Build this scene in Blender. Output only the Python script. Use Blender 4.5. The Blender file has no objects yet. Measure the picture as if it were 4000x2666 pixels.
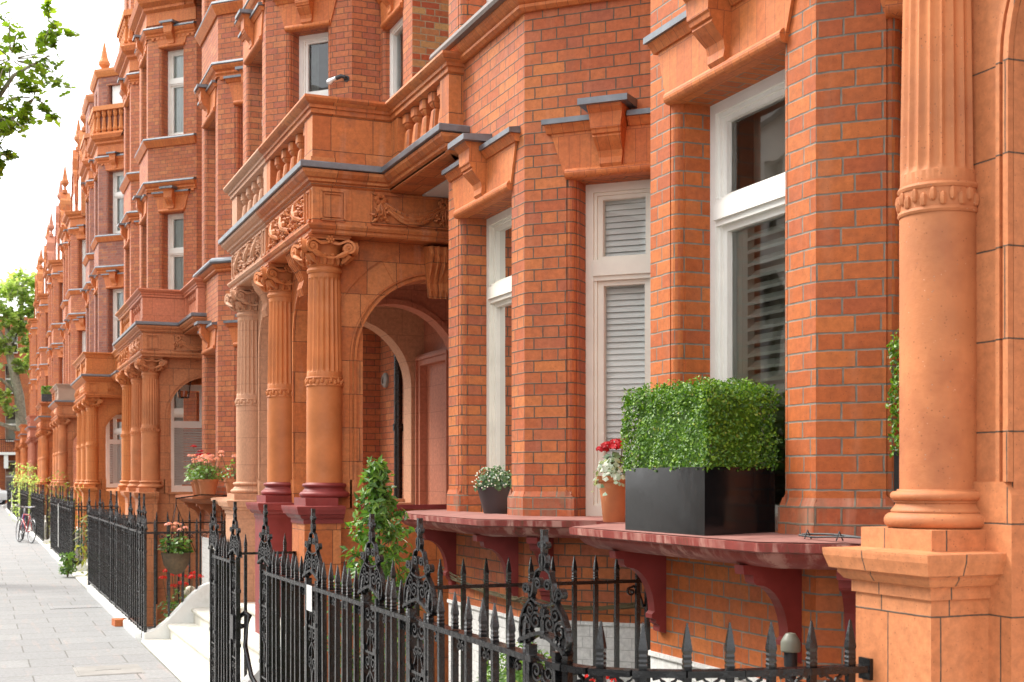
import bpy, math, random
from math import sin, cos, pi, radians, sqrt, floor
random.seed(7)
sc = bpy.context.scene
COL = sc.collection
EYE = 1.85
YAW = 22.1
# ---------------------------------------------------------------- camera
cd = bpy.data.cameras.new('camera')
cam = bpy.data.objects.new('camera', cd); COL.objects.link(cam)
cam.location = (0, 0, EYE)
cam.rotation_euler = (radians(90), 0, radians(-YAW))
cd.sensor_width = 36; cd.lens = 36*5175/4000
cd.shift_y = 537/4000
cd.clip_end = 2000; cd.clip_start = .05
cd.dof.use_dof = True; cd.dof.focus_distance = 8.0; cd.dof.aperture_fstop = 7.1
sc.camera = cam
# ---------------------------------------------------------------- world, sun, exposure
SUN_AZ, SUN_EL = math.atan2(-.72, .69), radians(48)     # towards the sun: -X, +Y
w = bpy.data.worlds.new('World'); sc.world = w; w.use_nodes = True
nt = w.node_tree; nt.nodes.clear()
def wn(t): return nt.nodes.new(t)
out = wn('ShaderNodeOutputWorld'); bg = wn('ShaderNodeBackground'); sky = wn('ShaderNodeTexSky')
sky.sky_type = 'NISHITA'; sky.sun_disc = False
sky.sun_elevation = SUN_EL; sky.sun_rotation = SUN_AZ
sky.air_density = 1.0; sky.dust_density = 4.0; sky.ozone_density = 1.0
hs = wn('ShaderNodeHueSaturation'); hs.inputs['Saturation'].default_value = .3
mixw = wn('ShaderNodeMixRGB'); mixw.inputs[0].default_value = .6; mixw.inputs[2].default_value = (9.6, 9.7, 9.75, 1)
nt.links.new(sky.outputs[0], hs.inputs['Color']); nt.links.new(hs.outputs[0], mixw.inputs[1])
nt.links.new(mixw.outputs[0], bg.inputs[0]); bg.inputs[1].default_value = .122
nt.links.new(bg.outputs[0], out.inputs[0])
sd = bpy.data.lights.new('sun', 'SUN'); sun = bpy.data.objects.new('sun', sd); COL.objects.link(sun)
sd.energy = 1.75; sd.angle = radians(22); sd.color = (1, .95, .87)
sun.location = (-10, 5, 20)
sun.rotation_euler = (radians(90)-SUN_EL, 0, 0)
_sx, _sy = sin(SUN_AZ)*cos(SUN_EL), cos(SUN_AZ)*cos(SUN_EL)
import mathutils
V = mathutils.Vector
sun.rotation_euler = V((_sx, _sy, sin(SUN_EL))).to_track_quat('Z', 'Y').to_euler()
vs = sc.view_settings; vs.view_transform = 'Standard'; vs.look = 'None'; vs.exposure = 1.42; vs.gamma = 1

# ---------------------------------------------------------------- materials
MATS = {}
def newmat(name):
    m = bpy.data.materials.new(name); m.use_nodes = True
    n = m.node_tree.nodes; n.clear()
    o = n.new('ShaderNodeOutputMaterial'); b = n.new('ShaderNodeBsdfPrincipled')
    m.node_tree.links.new(b.outputs[0], o.inputs[0])
    MATS[name] = m
    return m, m.node_tree, b, o
def setspec(b, v):
    k = 'Specular IOR Level' if 'Specular IOR Level' in b.inputs else 'Specular'
    b.inputs[k].default_value = v
class NG:
    "tiny node-graph helper"
    def __init__(s, t): s.t = t
    def n(s, k): return s.t.nodes.new(k)
    def l(s, a, b): s.t.links.new(a, b)
    def m(s, op, a, b=None, c=None):
        x = s.n('ShaderNodeMath'); x.operation = op
        for i, v in enumerate((a, b, c)):
            if v is None: continue
            if isinstance(v, (int, float)): x.inputs[i].default_value = v
            else: s.l(v, x.inputs[i])
        return x.outputs[0]
    def mix(s, f, a, b, mode='MIX'):
        x = s.n('ShaderNodeMixRGB'); x.blend_type = mode
        for i, v in enumerate((f, a, b)):
            if isinstance(v, (int, float)): x.inputs[i].default_value = v
            elif isinstance(v, tuple): x.inputs[i].default_value = v if len(v) == 4 else (*v, 1)
            else: s.l(v, x.inputs[i])
        return x.outputs[0]
    def noise(s, scale, detail=3, vec=None, rough=.55):
        x = s.n('ShaderNodeTexNoise'); x.inputs['Scale'].default_value = scale
        x.inputs['Detail'].default_value = detail; x.inputs['Roughness'].default_value = rough
        if vec is not None: s.l(vec, x.inputs['Vector'])
        return x.outputs[0]
    def ramp(s, v, stops):
        x = s.n('ShaderNodeValToRGB'); cr = x.color_ramp
        while len(cr.elements) > 1: cr.elements.remove(cr.elements[-1])
        for i, (p, c) in enumerate(stops):
            e = cr.elements[0] if i == 0 else cr.elements.new(p)
            e.position = p; e.color = (*c, 1) if isinstance(c, tuple) else (c, c, c, 1)
        s.l(v, x.inputs[0]); return x.outputs[0]
    def mr(s, v, a, b, c, d):
        x = s.n('ShaderNodeMapRange'); s.l(v, x.inputs[0])
        for i, q in enumerate((a, b, c, d)): x.inputs[i+1].default_value = q
        return x.outputs[0]
def masonry(name, cols, mortar, unit=.335, split=.672, course=.075, joint=.0055, rough=.7, bump=.5, stain=.3, wob=.004, speck=True, offs=.5, stain_col=(.16, .07, .045)):
    m, t, b, o = newmat(name); g = NG(t)
    uv = g.n('ShaderNodeUVMap'); uv.uv_map = 'UVMap'
    oi = g.n('ShaderNodeObjectInfo')
    sp = g.n('ShaderNodeSeparateXYZ'); g.l(uv.outputs[0], sp.inputs[0])
    wobn = g.noise(9, 3, uv.outputs[0]); wv = g.m('MULTIPLY', g.m('SUBTRACT', wobn, .5), wob*2)
    u = g.m('ADD', sp.outputs[0], wv); v = g.m('ADD', sp.outputs[1], wv)
    vr = g.m('DIVIDE', v, course); row = g.m('FLOOR', vr); fv = g.m('SUBTRACT', vr, row)
    jit = g.n('ShaderNodeTexWhiteNoise'); jit.noise_dimensions = '1D'; g.l(row, jit.inputs['W'])
    uu = g.m('ADD', g.m('ADD', g.m('DIVIDE', u, unit), g.m('MULTIPLY', g.m('FLOORED_MODULO', row, 2), offs)), g.m('MULTIPLY', jit.outputs[0], .05))
    cell = g.m('FLOOR', uu); fu = g.m('SUBTRACT', uu, cell)
    if split < 1:
        isH = g.m('GREATER_THAN', fu, split)
        du = g.m('MULTIPLY', g.m('MINIMUM', g.m('MINIMUM', fu, g.m('SUBTRACT', 1, fu)), g.m('ABSOLUTE', g.m('SUBTRACT', fu, split))), unit)
    else:
        isH = g.m('MULTIPLY', cell, 0)
        du = g.m('MULTIPLY', g.m('MINIMUM', fu, g.m('SUBTRACT', 1, fu)), unit)
    dv = g.m('MULTIPLY', g.m('MINIMUM', fv, g.m('SUBTRACT', 1, fv)), course)
    d = g.m('MINIMUM', du, dv)
    fine = g.noise(60, 2, uv.outputs[0])
    d = g.m('ADD', d, g.m('MULTIPLY', g.m('SUBTRACT', fine, .5), joint*.9))
    mask = g.mr(d, joint*.75, joint*1.25, 0, 1)          # 1 = brick
    cv = g.n('ShaderNodeCombineXYZ'); g.l(g.m('ADD', g.m('MULTIPLY', cell, 2), isH), cv.inputs[0]); g.l(row, cv.inputs[1])
    g.l(g.m('MULTIPLY', oi.outputs['Random'], 97), cv.inputs[2])
    wn_ = g.n('ShaderNodeTexWhiteNoise'); wn_.noise_dimensions = '3D'; g.l(cv.outputs[0], wn_.inputs['Vector'])
    k = len(cols)
    big = g.noise(.9, 4, uv.outputs[0])
    val = g.m('ADD', wn_.outputs[0], g.m('MULTIPLY', g.m('SUBTRACT', big, .5), .5))
    c = g.ramp(val, [((i+.5)/k, cc) for i, cc in enumerate(cols)])
    n2 = g.noise(26, 4, uv.outputs[0], .7)
    c = g.mix(1, c, g.ramp(n2, [(.25, .72), (.7, 1.14)]), 'MULTIPLY')
    mid = g.noise(5, 4, uv.outputs[0], .65)
    c = g.mix(g.m('MULTIPLY', g.ramp(mid, [(.52, 0.), (.75, 1.)]), stain), c, stain_col)
    # vertical streaks of dirt and salts
    mp = g.n('ShaderNodeMapping'); mp.inputs['Scale'].default_value = (5, .5, 1); g.l(uv.outputs[0], mp.inputs[0])
    st = g.noise(1.6, 5, mp.outputs[0], .6)
    c = g.mix(g.m('MULTIPLY', g.ramp(st, [(.56, 0.), (.75, 1.)]), stain*.55), c, (.62, .36, .25))
    c = g.mix(g.m('MULTIPLY', g.ramp(st, [(.28, 1.), (.42, 0.)]), stain*.8), c, stain_col)
    if speck:
        vo = g.n('ShaderNodeTexVoronoi'); vo.inputs['Scale'].default_value = 75; g.l(uv.outputs[0], vo.inputs['Vector'])
        spk = g.m('LESS_THAN', vo.outputs['Distance'], .16)
        spm = g.m('MULTIPLY', spk, g.m('GREATER_THAN', g.noise(40, 1, uv.outputs[0]), .55))
        c = g.mix(g.m('MULTIPLY', spm, .55), c, (.1, .035, .02))
    mo = g.mix(g.ramp(g.noise(14, 3, uv.outputs[0]), [(.3, 0.), (.7, 1.)]), mortar, tuple(x*.55 for x in mortar))
    c = g.mix(mask, mo, c)
    g.l(c, b.inputs['Base Color'])
    b.inputs['Roughness'].default_value = rough; setspec(b, .35)
    h = g.m('ADD', g.m('MULTIPLY', mask, 1), g.m('ADD', g.m('MULTIPLY', n2, .35), g.m('MULTIPLY', wn_.outputs[0], .25)))
    bp = g.n('ShaderNodeBump'); bp.inputs['Strength'].default_value = bump; bp.inputs['Distance'].default_value = .006
    g.l(h, bp.inputs['Height']); g.l(bp.outputs[0], b.inputs['Normal'])
    return m
def plain(name, col, rough=.6, var=.25, scale=6, bump=.15, spec=.4, metal=0, spots=None, bscale=None, spotscale=9, pits=False):
    m, t, b, o = newmat(name); g = NG(t)
    tc = g.n('ShaderNodeTexCoord'); ob = tc.outputs['Object']
    n1 = g.noise(scale, 5, ob, .62)
    c = g.mix(1, col, g.ramp(n1, [(.3, 1-var), (.7, 1+var*.5)]), 'MULTIPLY')
    if spots:
        n3 = g.noise(spotscale, 5, ob, .7)
        c = g.mix(g.ramp(n3, [(.56, 0.), (.72, spots[1])]), c, spots[0])
    if pits:
        vo = g.n('ShaderNodeTexVoronoi'); vo.inputs['Scale'].default_value = 70; g.l(ob, vo.inputs['Vector'])
        k = g.m('MULTIPLY', g.m('LESS_THAN', vo.outputs['Distance'], .17), g.m('GREATER_THAN', g.noise(22, 2, ob), .52)); c = g.mix(g.m('MULTIPLY', k, .6), c, (.13, .045, .02))
        k = g.m('MULTIPLY', g.m('LESS_THAN', vo.outputs['Distance'], .12), g.m('LESS_THAN', g.noise(25, 2, ob), .42)); c = g.mix(g.m('MULTIPLY', k, .5), c, (.75, .5, .35))
    g.l(c, b.inputs['Base Color'])
    b.inputs['Roughness'].default_value = rough; b.inputs['Metallic'].default_value = metal; setspec(b, spec)
    rr = g.mr(n1, .3, .7, max(.05, rough-.12), min(1, rough+.12)); g.l(rr, b.inputs['Roughness'])
    if bump:
        bp = g.n('ShaderNodeBump'); bp.inputs['Strength'].default_value = bump; bp.inputs['Distance'].default_value = .01
        g.l(g.noise(bscale or scale*6, 4, ob), bp.inputs['Height']); g.l(bp.outputs[0], b.inputs['Normal'])
    return m
def leafmat(name, c1, c2, c3, rough=.45, trans=.35):
    m, t, b, o = newmat(name); g = NG(t)
    ge = g.n('ShaderNodeNewGeometry')
    c = g.ramp(ge.outputs['Random Per Island'], [(0., c1), (.5, c2), (.985, c3), (.99, tuple(.5*x+.5*y for x, y in zip(c3, (.45,.30,.12))))])
    g.l(c, b.inputs['Base Color']); b.inputs['Roughness'].default_value = rough; setspec(b, .5)
    tr = g.n('ShaderNodeBsdfTranslucent'); g.l(g.mix(1, c, (1.5, 1.6, .7), 'MULTIPLY'), tr.inputs[0])
    mx = g.n('ShaderNodeMixShader'); mx.inputs[0].default_value = trans
    g.l(b.outputs[0], mx.inputs[1]); g.l(tr.outputs[0], mx.inputs[2]); g.l(mx.outputs[0], o.inputs[0])
    return m
def glassmat(name, tint=(.92, .94, .93), ior=1.9):
    m = bpy.data.materials.new(name); m.use_nodes = True; MATS[name] = m
    t = m.node_tree; t.nodes.clear(); g = NG(t)
    o = g.n('ShaderNodeOutputMaterial'); tr = g.n('ShaderNodeBsdfTransparent'); gl = g.n('ShaderNodeBsdfGlossy')
    tr.inputs[0].default_value = (*tint, 1); gl.inputs['Roughness'].default_value = .01
    fr = g.n('ShaderNodeFresnel'); fr.inputs[0].default_value = ior
    tc = g.n('ShaderNodeTexCoord'); bp = g.n('ShaderNodeBump'); bp.inputs['Strength'].default_value = .06; bp.inputs['Distance'].default_value = .05
    g.l(g.noise(2.2, 1, tc.outputs['Object']), bp.inputs['Height']); g.l(bp.outputs[0], gl.inputs['Normal'])
    mx = g.n('ShaderNodeMixShader'); g.l(fr.outputs[0], mx.inputs[0]); g.l(tr.outputs[0], mx.inputs[1]); g.l(gl.outputs[0], mx.inputs[2])
    g.l(mx.outputs[0], o.inputs[0]); return m

masonry('brick_bright', [(.42, .100, .025), (.47, .122, .030), (.50, .138, .034), (.40, .095, .032), (.52, .152, .038)], (.25, .22, .175), joint=.0042, stain=.25)
masonry('brick_red', [(.41, .105, .038), (.48, .138, .044), (.44, .12, .044), (.53, .17, .05), (.39, .11, .052)], (.15, .105, .07), joint=.0042, stain=.3)
masonry('brick_red2', [(.43, .12, .05), (.50, .16, .065), (.46, .135, .058), (.53, .19, .075), (.41, .12, .062)], (.17, .095, .06), joint=.0042, stain=.3)
masonry('brick_brown', [(.24, .085, .06), (.32, .11, .07), (.36, .12, .07), (.27, .10, .075), (.42, .15, .07)], (.30, .22, .17), joint=.004, stain=.3)
masonry('brick_dirty', [(.36, .085, .03), (.42, .11, .04), (.33, .10, .05), (.30, .10, .055)], (.22, .19, .14), joint=.0045, stain=.85, stain_col=(.17, .14, .085))
masonry('brick_stock', [(.42, .09, .035), (.48, .27, .10), (.40, .10, .04), (.52, .32, .13), (.40, .09, .04), (.33, .09, .04)], (.42, .34, .22), stain=.3)
masonry('brick_white', [(.72, .71, .68), (.76, .75, .72)], (.66, .65, .62), joint=.003, bump=.25, stain=.12, stain_col=(.4, .38, .33), speck=False)
TC = dict(unit=.62, split=.58, course=.285, joint=.0026, rough=.62, wob=.002)
masonry('terracotta', [(.46, .125, .034), (.54, .17, .05), (.50, .145, .042), (.57, .20, .066)], (.16, .065, .03), stain=.6, **TC)
masonry('terracotta_pale', [(.53, .19, .075), (.58, .225, .095), (.55, .205, .083)], (.12, .085, .06), stain=.16, **TC)
masonry('terracotta_dark', [(.33, .075, .026), (.40, .10, .032), (.36, .085, .03)], (.08, .045, .03), stain=.5, **TC)
plain('terra_column', (.55, .18, .055), .6, .28, 2.5, .12, spots=((.56, .24, .11), .45), spotscale=2.2)
plain('terra_column_pale', (.54, .195, .075), .7, .3, 2.2, .16, spots=((.33, .10, .04), .75), spotscale=1.7, bscale=75, pits=True)
masonry('paint_cream', [(.545, .285, .168), (.56, .295, .175)], (.46, .23, .14), stain=.1, speck=False, bump=.3, **TC)
masonry('paint_pink', [(.47, .17, .10), (.49, .18, .105)], (.38, .14, .08), stain=.1, speck=False, bump=.3, **TC)
masonry('paint_salmon', [(.60, .20, .10), (.62, .21, .11)], (.45, .15, .08), stain=.15, speck=False, bump=.3, **TC)
masonry('paint_orange', [(.58, .20, .06), (.60, .21, .06)], (.48, .15, .05), stain=.15, speck=False, bump=.3, **TC)
masonry('gauged', [(.54, .155, .042), (.59, .185, .052), (.52, .145, .042)], (.36, .10, .04), unit=.075, split=1, course=.24, joint=.0016, rough=.6, stain=.12, wob=.003, bump=.25)
masonry('paving', [(.262, .266, .266), (.285, .288, .286), (.272, .275, .274), (.295, .298, .296)], (.195, .19, .178), unit=.92, split=1, course=.60, joint=.007, rough=.8, stain=.3, speck=True, stain_col=(.19, .19, .175), wob=.006, bump=.25, offs=.43)
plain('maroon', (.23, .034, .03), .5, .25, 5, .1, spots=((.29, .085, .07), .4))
def worn(name, col, c2, c3):
    m, t, b, o = newmat(name); g = NG(t); tc = g.n('ShaderNodeTexCoord'); mp = g.n('ShaderNodeMapping'); mp.inputs['Scale'].default_value = (14, 14, 2.2); g.l(tc.outputs['Object'], mp.inputs[0])
    n1 = g.noise(1.0, 5, mp.outputs[0], .65); n2 = g.noise(2.3, 4, tc.outputs['Object'], .6); n3 = g.noise(9, 4, tc.outputs['Object'], .6)
    c = g.mix(1, col, g.ramp(n3, [(.3, .82), (.7, 1.15)]), 'MULTIPLY')
    k = g.m('MULTIPLY', g.ramp(n1, [(.47, 0.), (.58, 1.)]), g.ramp(n2, [(.40, 0.), (.58, 1.)])); c = g.mix(g.m('MULTIPLY', k, .8), c, c2)
    k = g.m('MULTIPLY', g.ramp(n1, [(.36, 1.), (.44, 0.)]), g.ramp(n2, [(.50, 0.), (.70, 1.)])); c = g.mix(g.m('MULTIPLY', k, .85), c, c3)
    g.l(c, b.inputs['Base Color']); b.inputs['Roughness'].default_value = .55; setspec(b, .35)
    bp = g.n('ShaderNodeBump'); bp.inputs['Strength'].default_value = .25; bp.inputs['Distance'].default_value = .01; g.l(n1, bp.inputs['Height']); g.l(bp.outputs[0], b.inputs['Normal'])
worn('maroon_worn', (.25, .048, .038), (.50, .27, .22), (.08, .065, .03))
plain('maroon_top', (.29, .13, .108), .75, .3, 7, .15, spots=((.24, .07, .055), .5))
plain('ledge_orange', (.46, .15, .06), .6, .25, 7, .15)
plain('stone_pale', (.44, .30, .22), .8, .15, 3, .15)
plain('white_paint', (.85, .84, .79), .4, .06, 5, .05)
plain('cream_paint', (.78, .755, .66), .45, .08, 5, .05)
plain('white_wall', (.72, .72, .69), .7, .15, 2.5, .25, spots=((.45, .43, .36), .4), spotscale=3)
plain('stone_step', (.66, .64, .57), .7, .15, 4, .2, spots=((.36, .33, .22), .5), spotscale=5)
plain('lead', (.20, .215, .235), .42, .3, 6, .12, .5, .5)
plain('lead_brown', (.16, .12, .10), .4, .3, 6, .12, .5, .3)
plain('iron', (.007, .007, .0075), .24, .4, 14, .35, .6, bscale=22, spots=((.04, .034, .03), .12))
plain('asphalt', (.055, .055, .056), .85, .25, 20, .4)
plain('earth', (.16, .15, .14), .9, .3, 1.5, .4)
plain('concrete', (.30, .29, .27), .85, .25, 3, .3)
plain('slate', (.10, .11, .13), .6, .3, 8, .3)
plain('black_gloss', (.006, .006, .0065), .10, .2, 4, .008, .6)
plain('pot_grey', (.055, .045, .047), .6, .15, 6, .1)
plain('pot_terracotta', (.46, .155, .06), .7, .15, 9, .12, spots=((.5, .3, .2), .4))
plain('soil', (.05, .035, .025), .95, .3, 30, .5)
plain('rubber', (.015, .015, .017), .5, .2, 10, .1)
plain('grey_plastic', (.15, .15, .115), .45, .1, 5, .02)
plain('dish_paint', (.62, .58, .44), .5, .1, 5, .02)
plain('paper', (.74, .73, .70), .8, .05, 5, 0)
plain('blind', (.80, .82, .80), .5, .05, 5, 0)
plain('shutter', (.88, .90, .82), .45, .06, 5, .03)
plain('pale_backing', (.75, .64, .53), .9, .1, 3, 0)
plain('curtain', (.36, .38, .33), .9, .3, 5, .1)
plain('room', (.28, .215, .165), .9, .3, 2, 0)
plain('plaster', (.62, .58, .52), .8, .08, 3, .1)
plain('door_paint', (.035, .02, .018), .3, .2, 5, .05)
plain('stem', (.13, .10, .05), .8, .3, 14, .3)
plain('bark', (.34, .32, .24), .85, .5, 7, .5, spots=((.40, .38, .28), .7), spotscale=5)
plain('chrome', (.6, .6, .6), .25, .1, 5, 0, .5, .9)
plain('bike_blue', (.05, .06, .25), .3, .1, 5, 0)
plain('bike_red', (.40, .03, .03), .3, .1, 5, 0)
plain('van_white', (.75, .75, .75), .25, .05, 3, 0)
plain('car_dark', (.04, .045, .05), .25, .1, 3, 0)
plain('silver_lamp', (.75, .75, .75), .3, .1, 5, 0, .5, .5)
plain('basket', (.12, .085, .05), .9, .4, 30, .6)
plain('stucco', (.72, .70, .65), .7, .1, 2, .1)
plain('tarpaulin', (.66, .68, .70), .3, .2, 4, .3)
leafmat('leaf_box', (.032, .09, .008), (.085, .20, .014), (.23, .37, .03), .42, .25)
leafmat('leaf_laurel', (.05, .12, .02), (.10, .21, .03), (.20, .33, .06), .35, .3)
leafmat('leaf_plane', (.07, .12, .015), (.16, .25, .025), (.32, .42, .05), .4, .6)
leafmat('leaf_far', (.22, .30, .10), (.36, .45, .18), (.52, .58, .30), .6, .6)  # leaf colour paled to stand in for the hazy wash of distance
leafmat('leaf_grey', (.05, .10, .05), (.09, .16, .08), (.14, .24, .11), .5, .25)
leafmat('leaf_varieg', (.16, .24, .14), (.55, .58, .50), (.10, .19, .09), .5, .25)
leafmat('leaf_yellow', (.14, .16, .03), (.26, .25, .05), (.20, .21, .04), .5, .4)
leafmat('leaf_blue', (.03, .09, .07), (.06, .14, .10), (.09, .18, .12), .5, .3)
leafmat('petal_red', (.40, .004, .01), (.55, .008, .018), (.33, .003, .01), .6, .25)
leafmat('petal_pink', (.80, .36, .30), (.85, .46, .40), (.74, .27, .24), .6, .3)
leafmat('petal_scarlet', (.62, .012, .008), (.75, .02, .012), (.5, .01, .008), .6, .25)
leafmat('petal_white', (.75, .75, .72), (.8, .8, .78), (.7, .72, .68), .6, .2)
glassmat('glass'); glassmat('glass_clear', (.95, .96, .96), 1.5)

# ---------------------------------------------------------------- mesh helpers
class M:
    def __init__(s, f=None): s.v = []; s.f = []; s.xf = f
    def add(s, vs, fs):
        o = len(s.v)
        s.v += [s.xf(*p) if s.xf else tuple(p) for p in vs]
        s.f += [tuple(i+o for i in f) for f in fs]
    def box(s, x0, x1, y0, y1, z0, z1):
        s.add([(x0,y0,z0),(x1,y0,z0),(x1,y1,z0),(x0,y1,z0),(x0,y0,z1),(x1,y0,z1),(x1,y1,z1),(x0,y1,z1)],
              [(0,3,2,1),(4,5,6,7),(0,1,5,4),(1,2,6,5),(2,3,7,6),(3,0,4,7)])
    def prism(s, pts, z0, z1):
        n = len(pts)
        s.add([(p[0],p[1],z0) for p in pts]+[(p[0],p[1],z1) for p in pts],
              [tuple(range(n-1,-1,-1)), tuple(range(n,2*n))]+[(i,(i+1)%n,n+(i+1)%n,n+i) for i in range(n)])
    def quad(s, a, b, c, d): s.add([a,b,c,d], [(0,1,2,3)])
    def lathe(s, cx, cy, prof, n=24, flute=None, caps=True, a0=0, a1=2*pi):
        "prof: (r, z[, flute depth fraction])"
        full = abs(a1-a0-2*pi) < 1e-6
        na = n if full else n+1
        vs = []
        for p in prof:
            r, z = p[0], p[1]; fd = p[2] if len(p) > 2 else 0
            for i in range(na):
                a = a0+(a1-a0)*i/n
                rr = r
                if flute and fd:
                    ph = (a*flute/(2*pi)) % 1
                    q = abs(ph-.5)*2
                    rr = r*(1-fd*(sqrt(max(0, 1-(q/.78)**2)) if q < .78 else 0))
                vs.append((cx+rr*cos(a), cy+rr*sin(a), z))
        fs = []
        for j in range(len(prof)-1):
            for i in range(n):
                i2 = (i+1) % na if full else i+1
                fs.append((j*na+i, j*na+i2, (j+1)*na+i2, (j+1)*na+i))
        if caps and full:
            fs.append(tuple(range(na-1,-1,-1))); k = (len(prof)-1)*na; fs.append(tuple(range(k, k+na)))
        s.add(vs, fs)
    def tube(s, pts, r, n=6, caps=True):
        rs = r if isinstance(r, (list, tuple)) else [r]*len(pts)
        P = [V(p) for p in pts]; vs = []; up = V((0,0,1))
        for i, p in enumerate(P):
            d = (P[min(i+1,len(P)-1)]-P[max(i-1,0)])
            d = d.normalized() if d.length > 1e-9 else V((0,0,1))
            a = d.cross(up if abs(d.z) < .95 else V((1,0,0))).normalized(); b = a.cross(d)
            for k in range(n):
                t = 2*pi*k/n; q = p+(a*cos(t)+b*sin(t))*rs[i]; vs.append(tuple(q))
        fs = [(j*n+i, j*n+(i+1)%n, (j+1)*n+(i+1)%n, (j+1)*n+i) for j in range(len(P)-1) for i in range(n)]
        if caps: fs += [tuple(range(n-1,-1,-1)), tuple(range((len(P)-1)*n, len(P)*n))]
        s.add(vs, fs)
    def ell(s, c, r, nu=8, nv=6):
        rx, ry, rz = r if isinstance(r, (tuple, list)) else (r, r, r)
        vs = [(c[0], c[1], c[2]-rz)]
        for j in range(1, nv):
            t = -pi/2+pi*j/nv
            for i in range(nu):
                a = 2*pi*i/nu; vs.append((c[0]+rx*cos(t)*cos(a), c[1]+ry*cos(t)*sin(a), c[2]+rz*sin(t)))
        vs.append((c[0], c[1], c[2]+rz)); k = len(vs)-1
        fs = [(0, 1+(i+1)%nu, 1+i) for i in range(nu)]
        for j in range(nv-2):
            fs += [(1+j*nu+i, 1+j*nu+(i+1)%nu, 1+(j+1)*nu+(i+1)%nu, 1+(j+1)*nu+i) for i in range(nu)]
        b = 1+(nv-2)*nu
        fs += [(b+i, b+(i+1)%nu, k) for i in range(nu)]
        s.add(vs, fs)
    def sweep(s, path, prof, closed=True, caps=True, side=1):
        "profile of (out, z) along a flat path, mitred"
        n = len(path); norms = []
        for i in range(n-1):
            dx, dy = path[i+1][0]-path[i][0], path[i+1][1]-path[i][1]; l = sqrt(dx*dx+dy*dy)
            norms.append((side*dy/l, -side*dx/l))
        vs = []; k = len(prof)
        for i in range(n):
            if i == 0: m = norms[0]
            elif i == n-1: m = norms[-1]
            else:
                a, b = norms[i-1], norms[i]; q = 1+a[0]*b[0]+a[1]*b[1]
                m = ((a[0]+b[0])/q, (a[1]+b[1])/q)
            vs += [(path[i][0]+m[0]*o, path[i][1]+m[1]*o, z) for o, z in prof]
        fs = []
        kk = k if closed else k-1
        for i in range(n-1):
            fs += [(i*k+j, i*k+(j+1)%k, (i+1)*k+(j+1)%k, (i+1)*k+j) for j in range(kk)]
        if caps and closed: fs += [tuple(range(k-1,-1,-1)), tuple(range((n-1)*k, n*k))]
        s.add(vs, fs)
    def ribbon(s, F, pts, w, d, off=0):
        "flat iron strip along 2D pts (a,z), thickness d; F(a, o, z) maps to 3D"
        n = len(pts); L = []; R = []
        for i in range(n):
            a = pts[max(i-1,0)]; b = pts[min(i+1,n-1)]
            dx, dz = b[0]-a[0], b[1]-a[1]; l = sqrt(dx*dx+dz*dz) or 1
            ww = w[i] if isinstance(w, list) else w
            L.append((pts[i][0]-dz/l*ww/2, pts[i][1]+dx/l*ww/2)); R.append((pts[i][0]+dz/l*ww/2, pts[i][1]-dx/l*ww/2))
        vs = []
        for i in range(n):
            for (a, z), o in ((L[i], -d/2), (R[i], -d/2), (R[i], d/2), (L[i], d/2)): vs.append(F(a, o+off, z))
        fs = [(j*4+i, j*4+(i+1)%4, (j+1)*4+(i+1)%4, (j+1)*4+i) for j in range(n-1) for i in range(4)]
        fs += [(3,2,1,0), tuple((n-1)*4+q for q in range(4))]
        s.add(vs, fs)
    def extr(s, F, poly, o0, o1):
        "polygon in (a,z) extruded between offsets o0,o1"
        n = len(poly)
        s.add([F(a,o0,z) for a,z in poly]+[F(a,o1,z) for a,z in poly],
              [tuple(range(n-1,-1,-1)), tuple(range(n,2*n))]+[(i,(i+1)%n,n+(i+1)%n,n+i) for i in range(n)])
def mesh(name, m, mat, smooth=False):
    me = bpy.data.meshes.new(name); me.from_pydata(m.v, [], m.f); me.update()
    uvl = me.uv_layers.new(name='UVMap'); buf = [0.0]*(2*len(me.loops)); vv = m.v
    for p in me.polygons:
        nx, ny, nz = p.normal
        if abs(nz) > .8:
            for li in p.loop_indices:
                x = vv[me.loops[li].vertex_index]; buf[2*li] = x[0]; buf[2*li+1] = x[1]
        else:
            l = sqrt(nx*nx+ny*ny) or 1; tx, ty = -ny/l, nx/l
            if ty < -.01 or (abs(ty) < .01 and tx < 0): tx, ty = -tx, -ty
            for li in p.loop_indices:
                x = vv[me.loops[li].vertex_index]; buf[2*li] = x[0]*tx+x[1]*ty; buf[2*li+1] = x[2]
    uvl.data.foreach_set('uv', buf)
    if smooth: me.polygons.foreach_set('use_smooth', [True]*len(me.polygons))
    me.materials.append(MATS[mat])
    if smooth == 'auto':
        me.set_sharp_from_angle(angle=radians(35))
    return me
def link(name, me, parent=None, loc=None):
    o = bpy.data.objects.new(name, me); COL.objects.link(o)
    if parent: o.parent = parent
    if loc: o.location = loc
    return o
def obj(name, m, mat, parent=None, smooth=False, loc=None): return link(name, mesh(name, m, mat, smooth), parent, loc)
def tag(o, label=None, cat=None, group=None, kind=None):
    if label: o['label'] = label
    if cat: o['category'] = cat
    if group: o['group'] = group
    if kind: o['kind'] = kind
    return o
def thing(name, label, cat, loc, group=None, rz=0):
    o = bpy.data.objects.new(name, None); COL.objects.link(o); o.location = loc; o.rotation_euler = (0, 0, rz)
    o.empty_display_size = .2
    return tag(o, label, cat, group)
KIDS = {}
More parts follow.
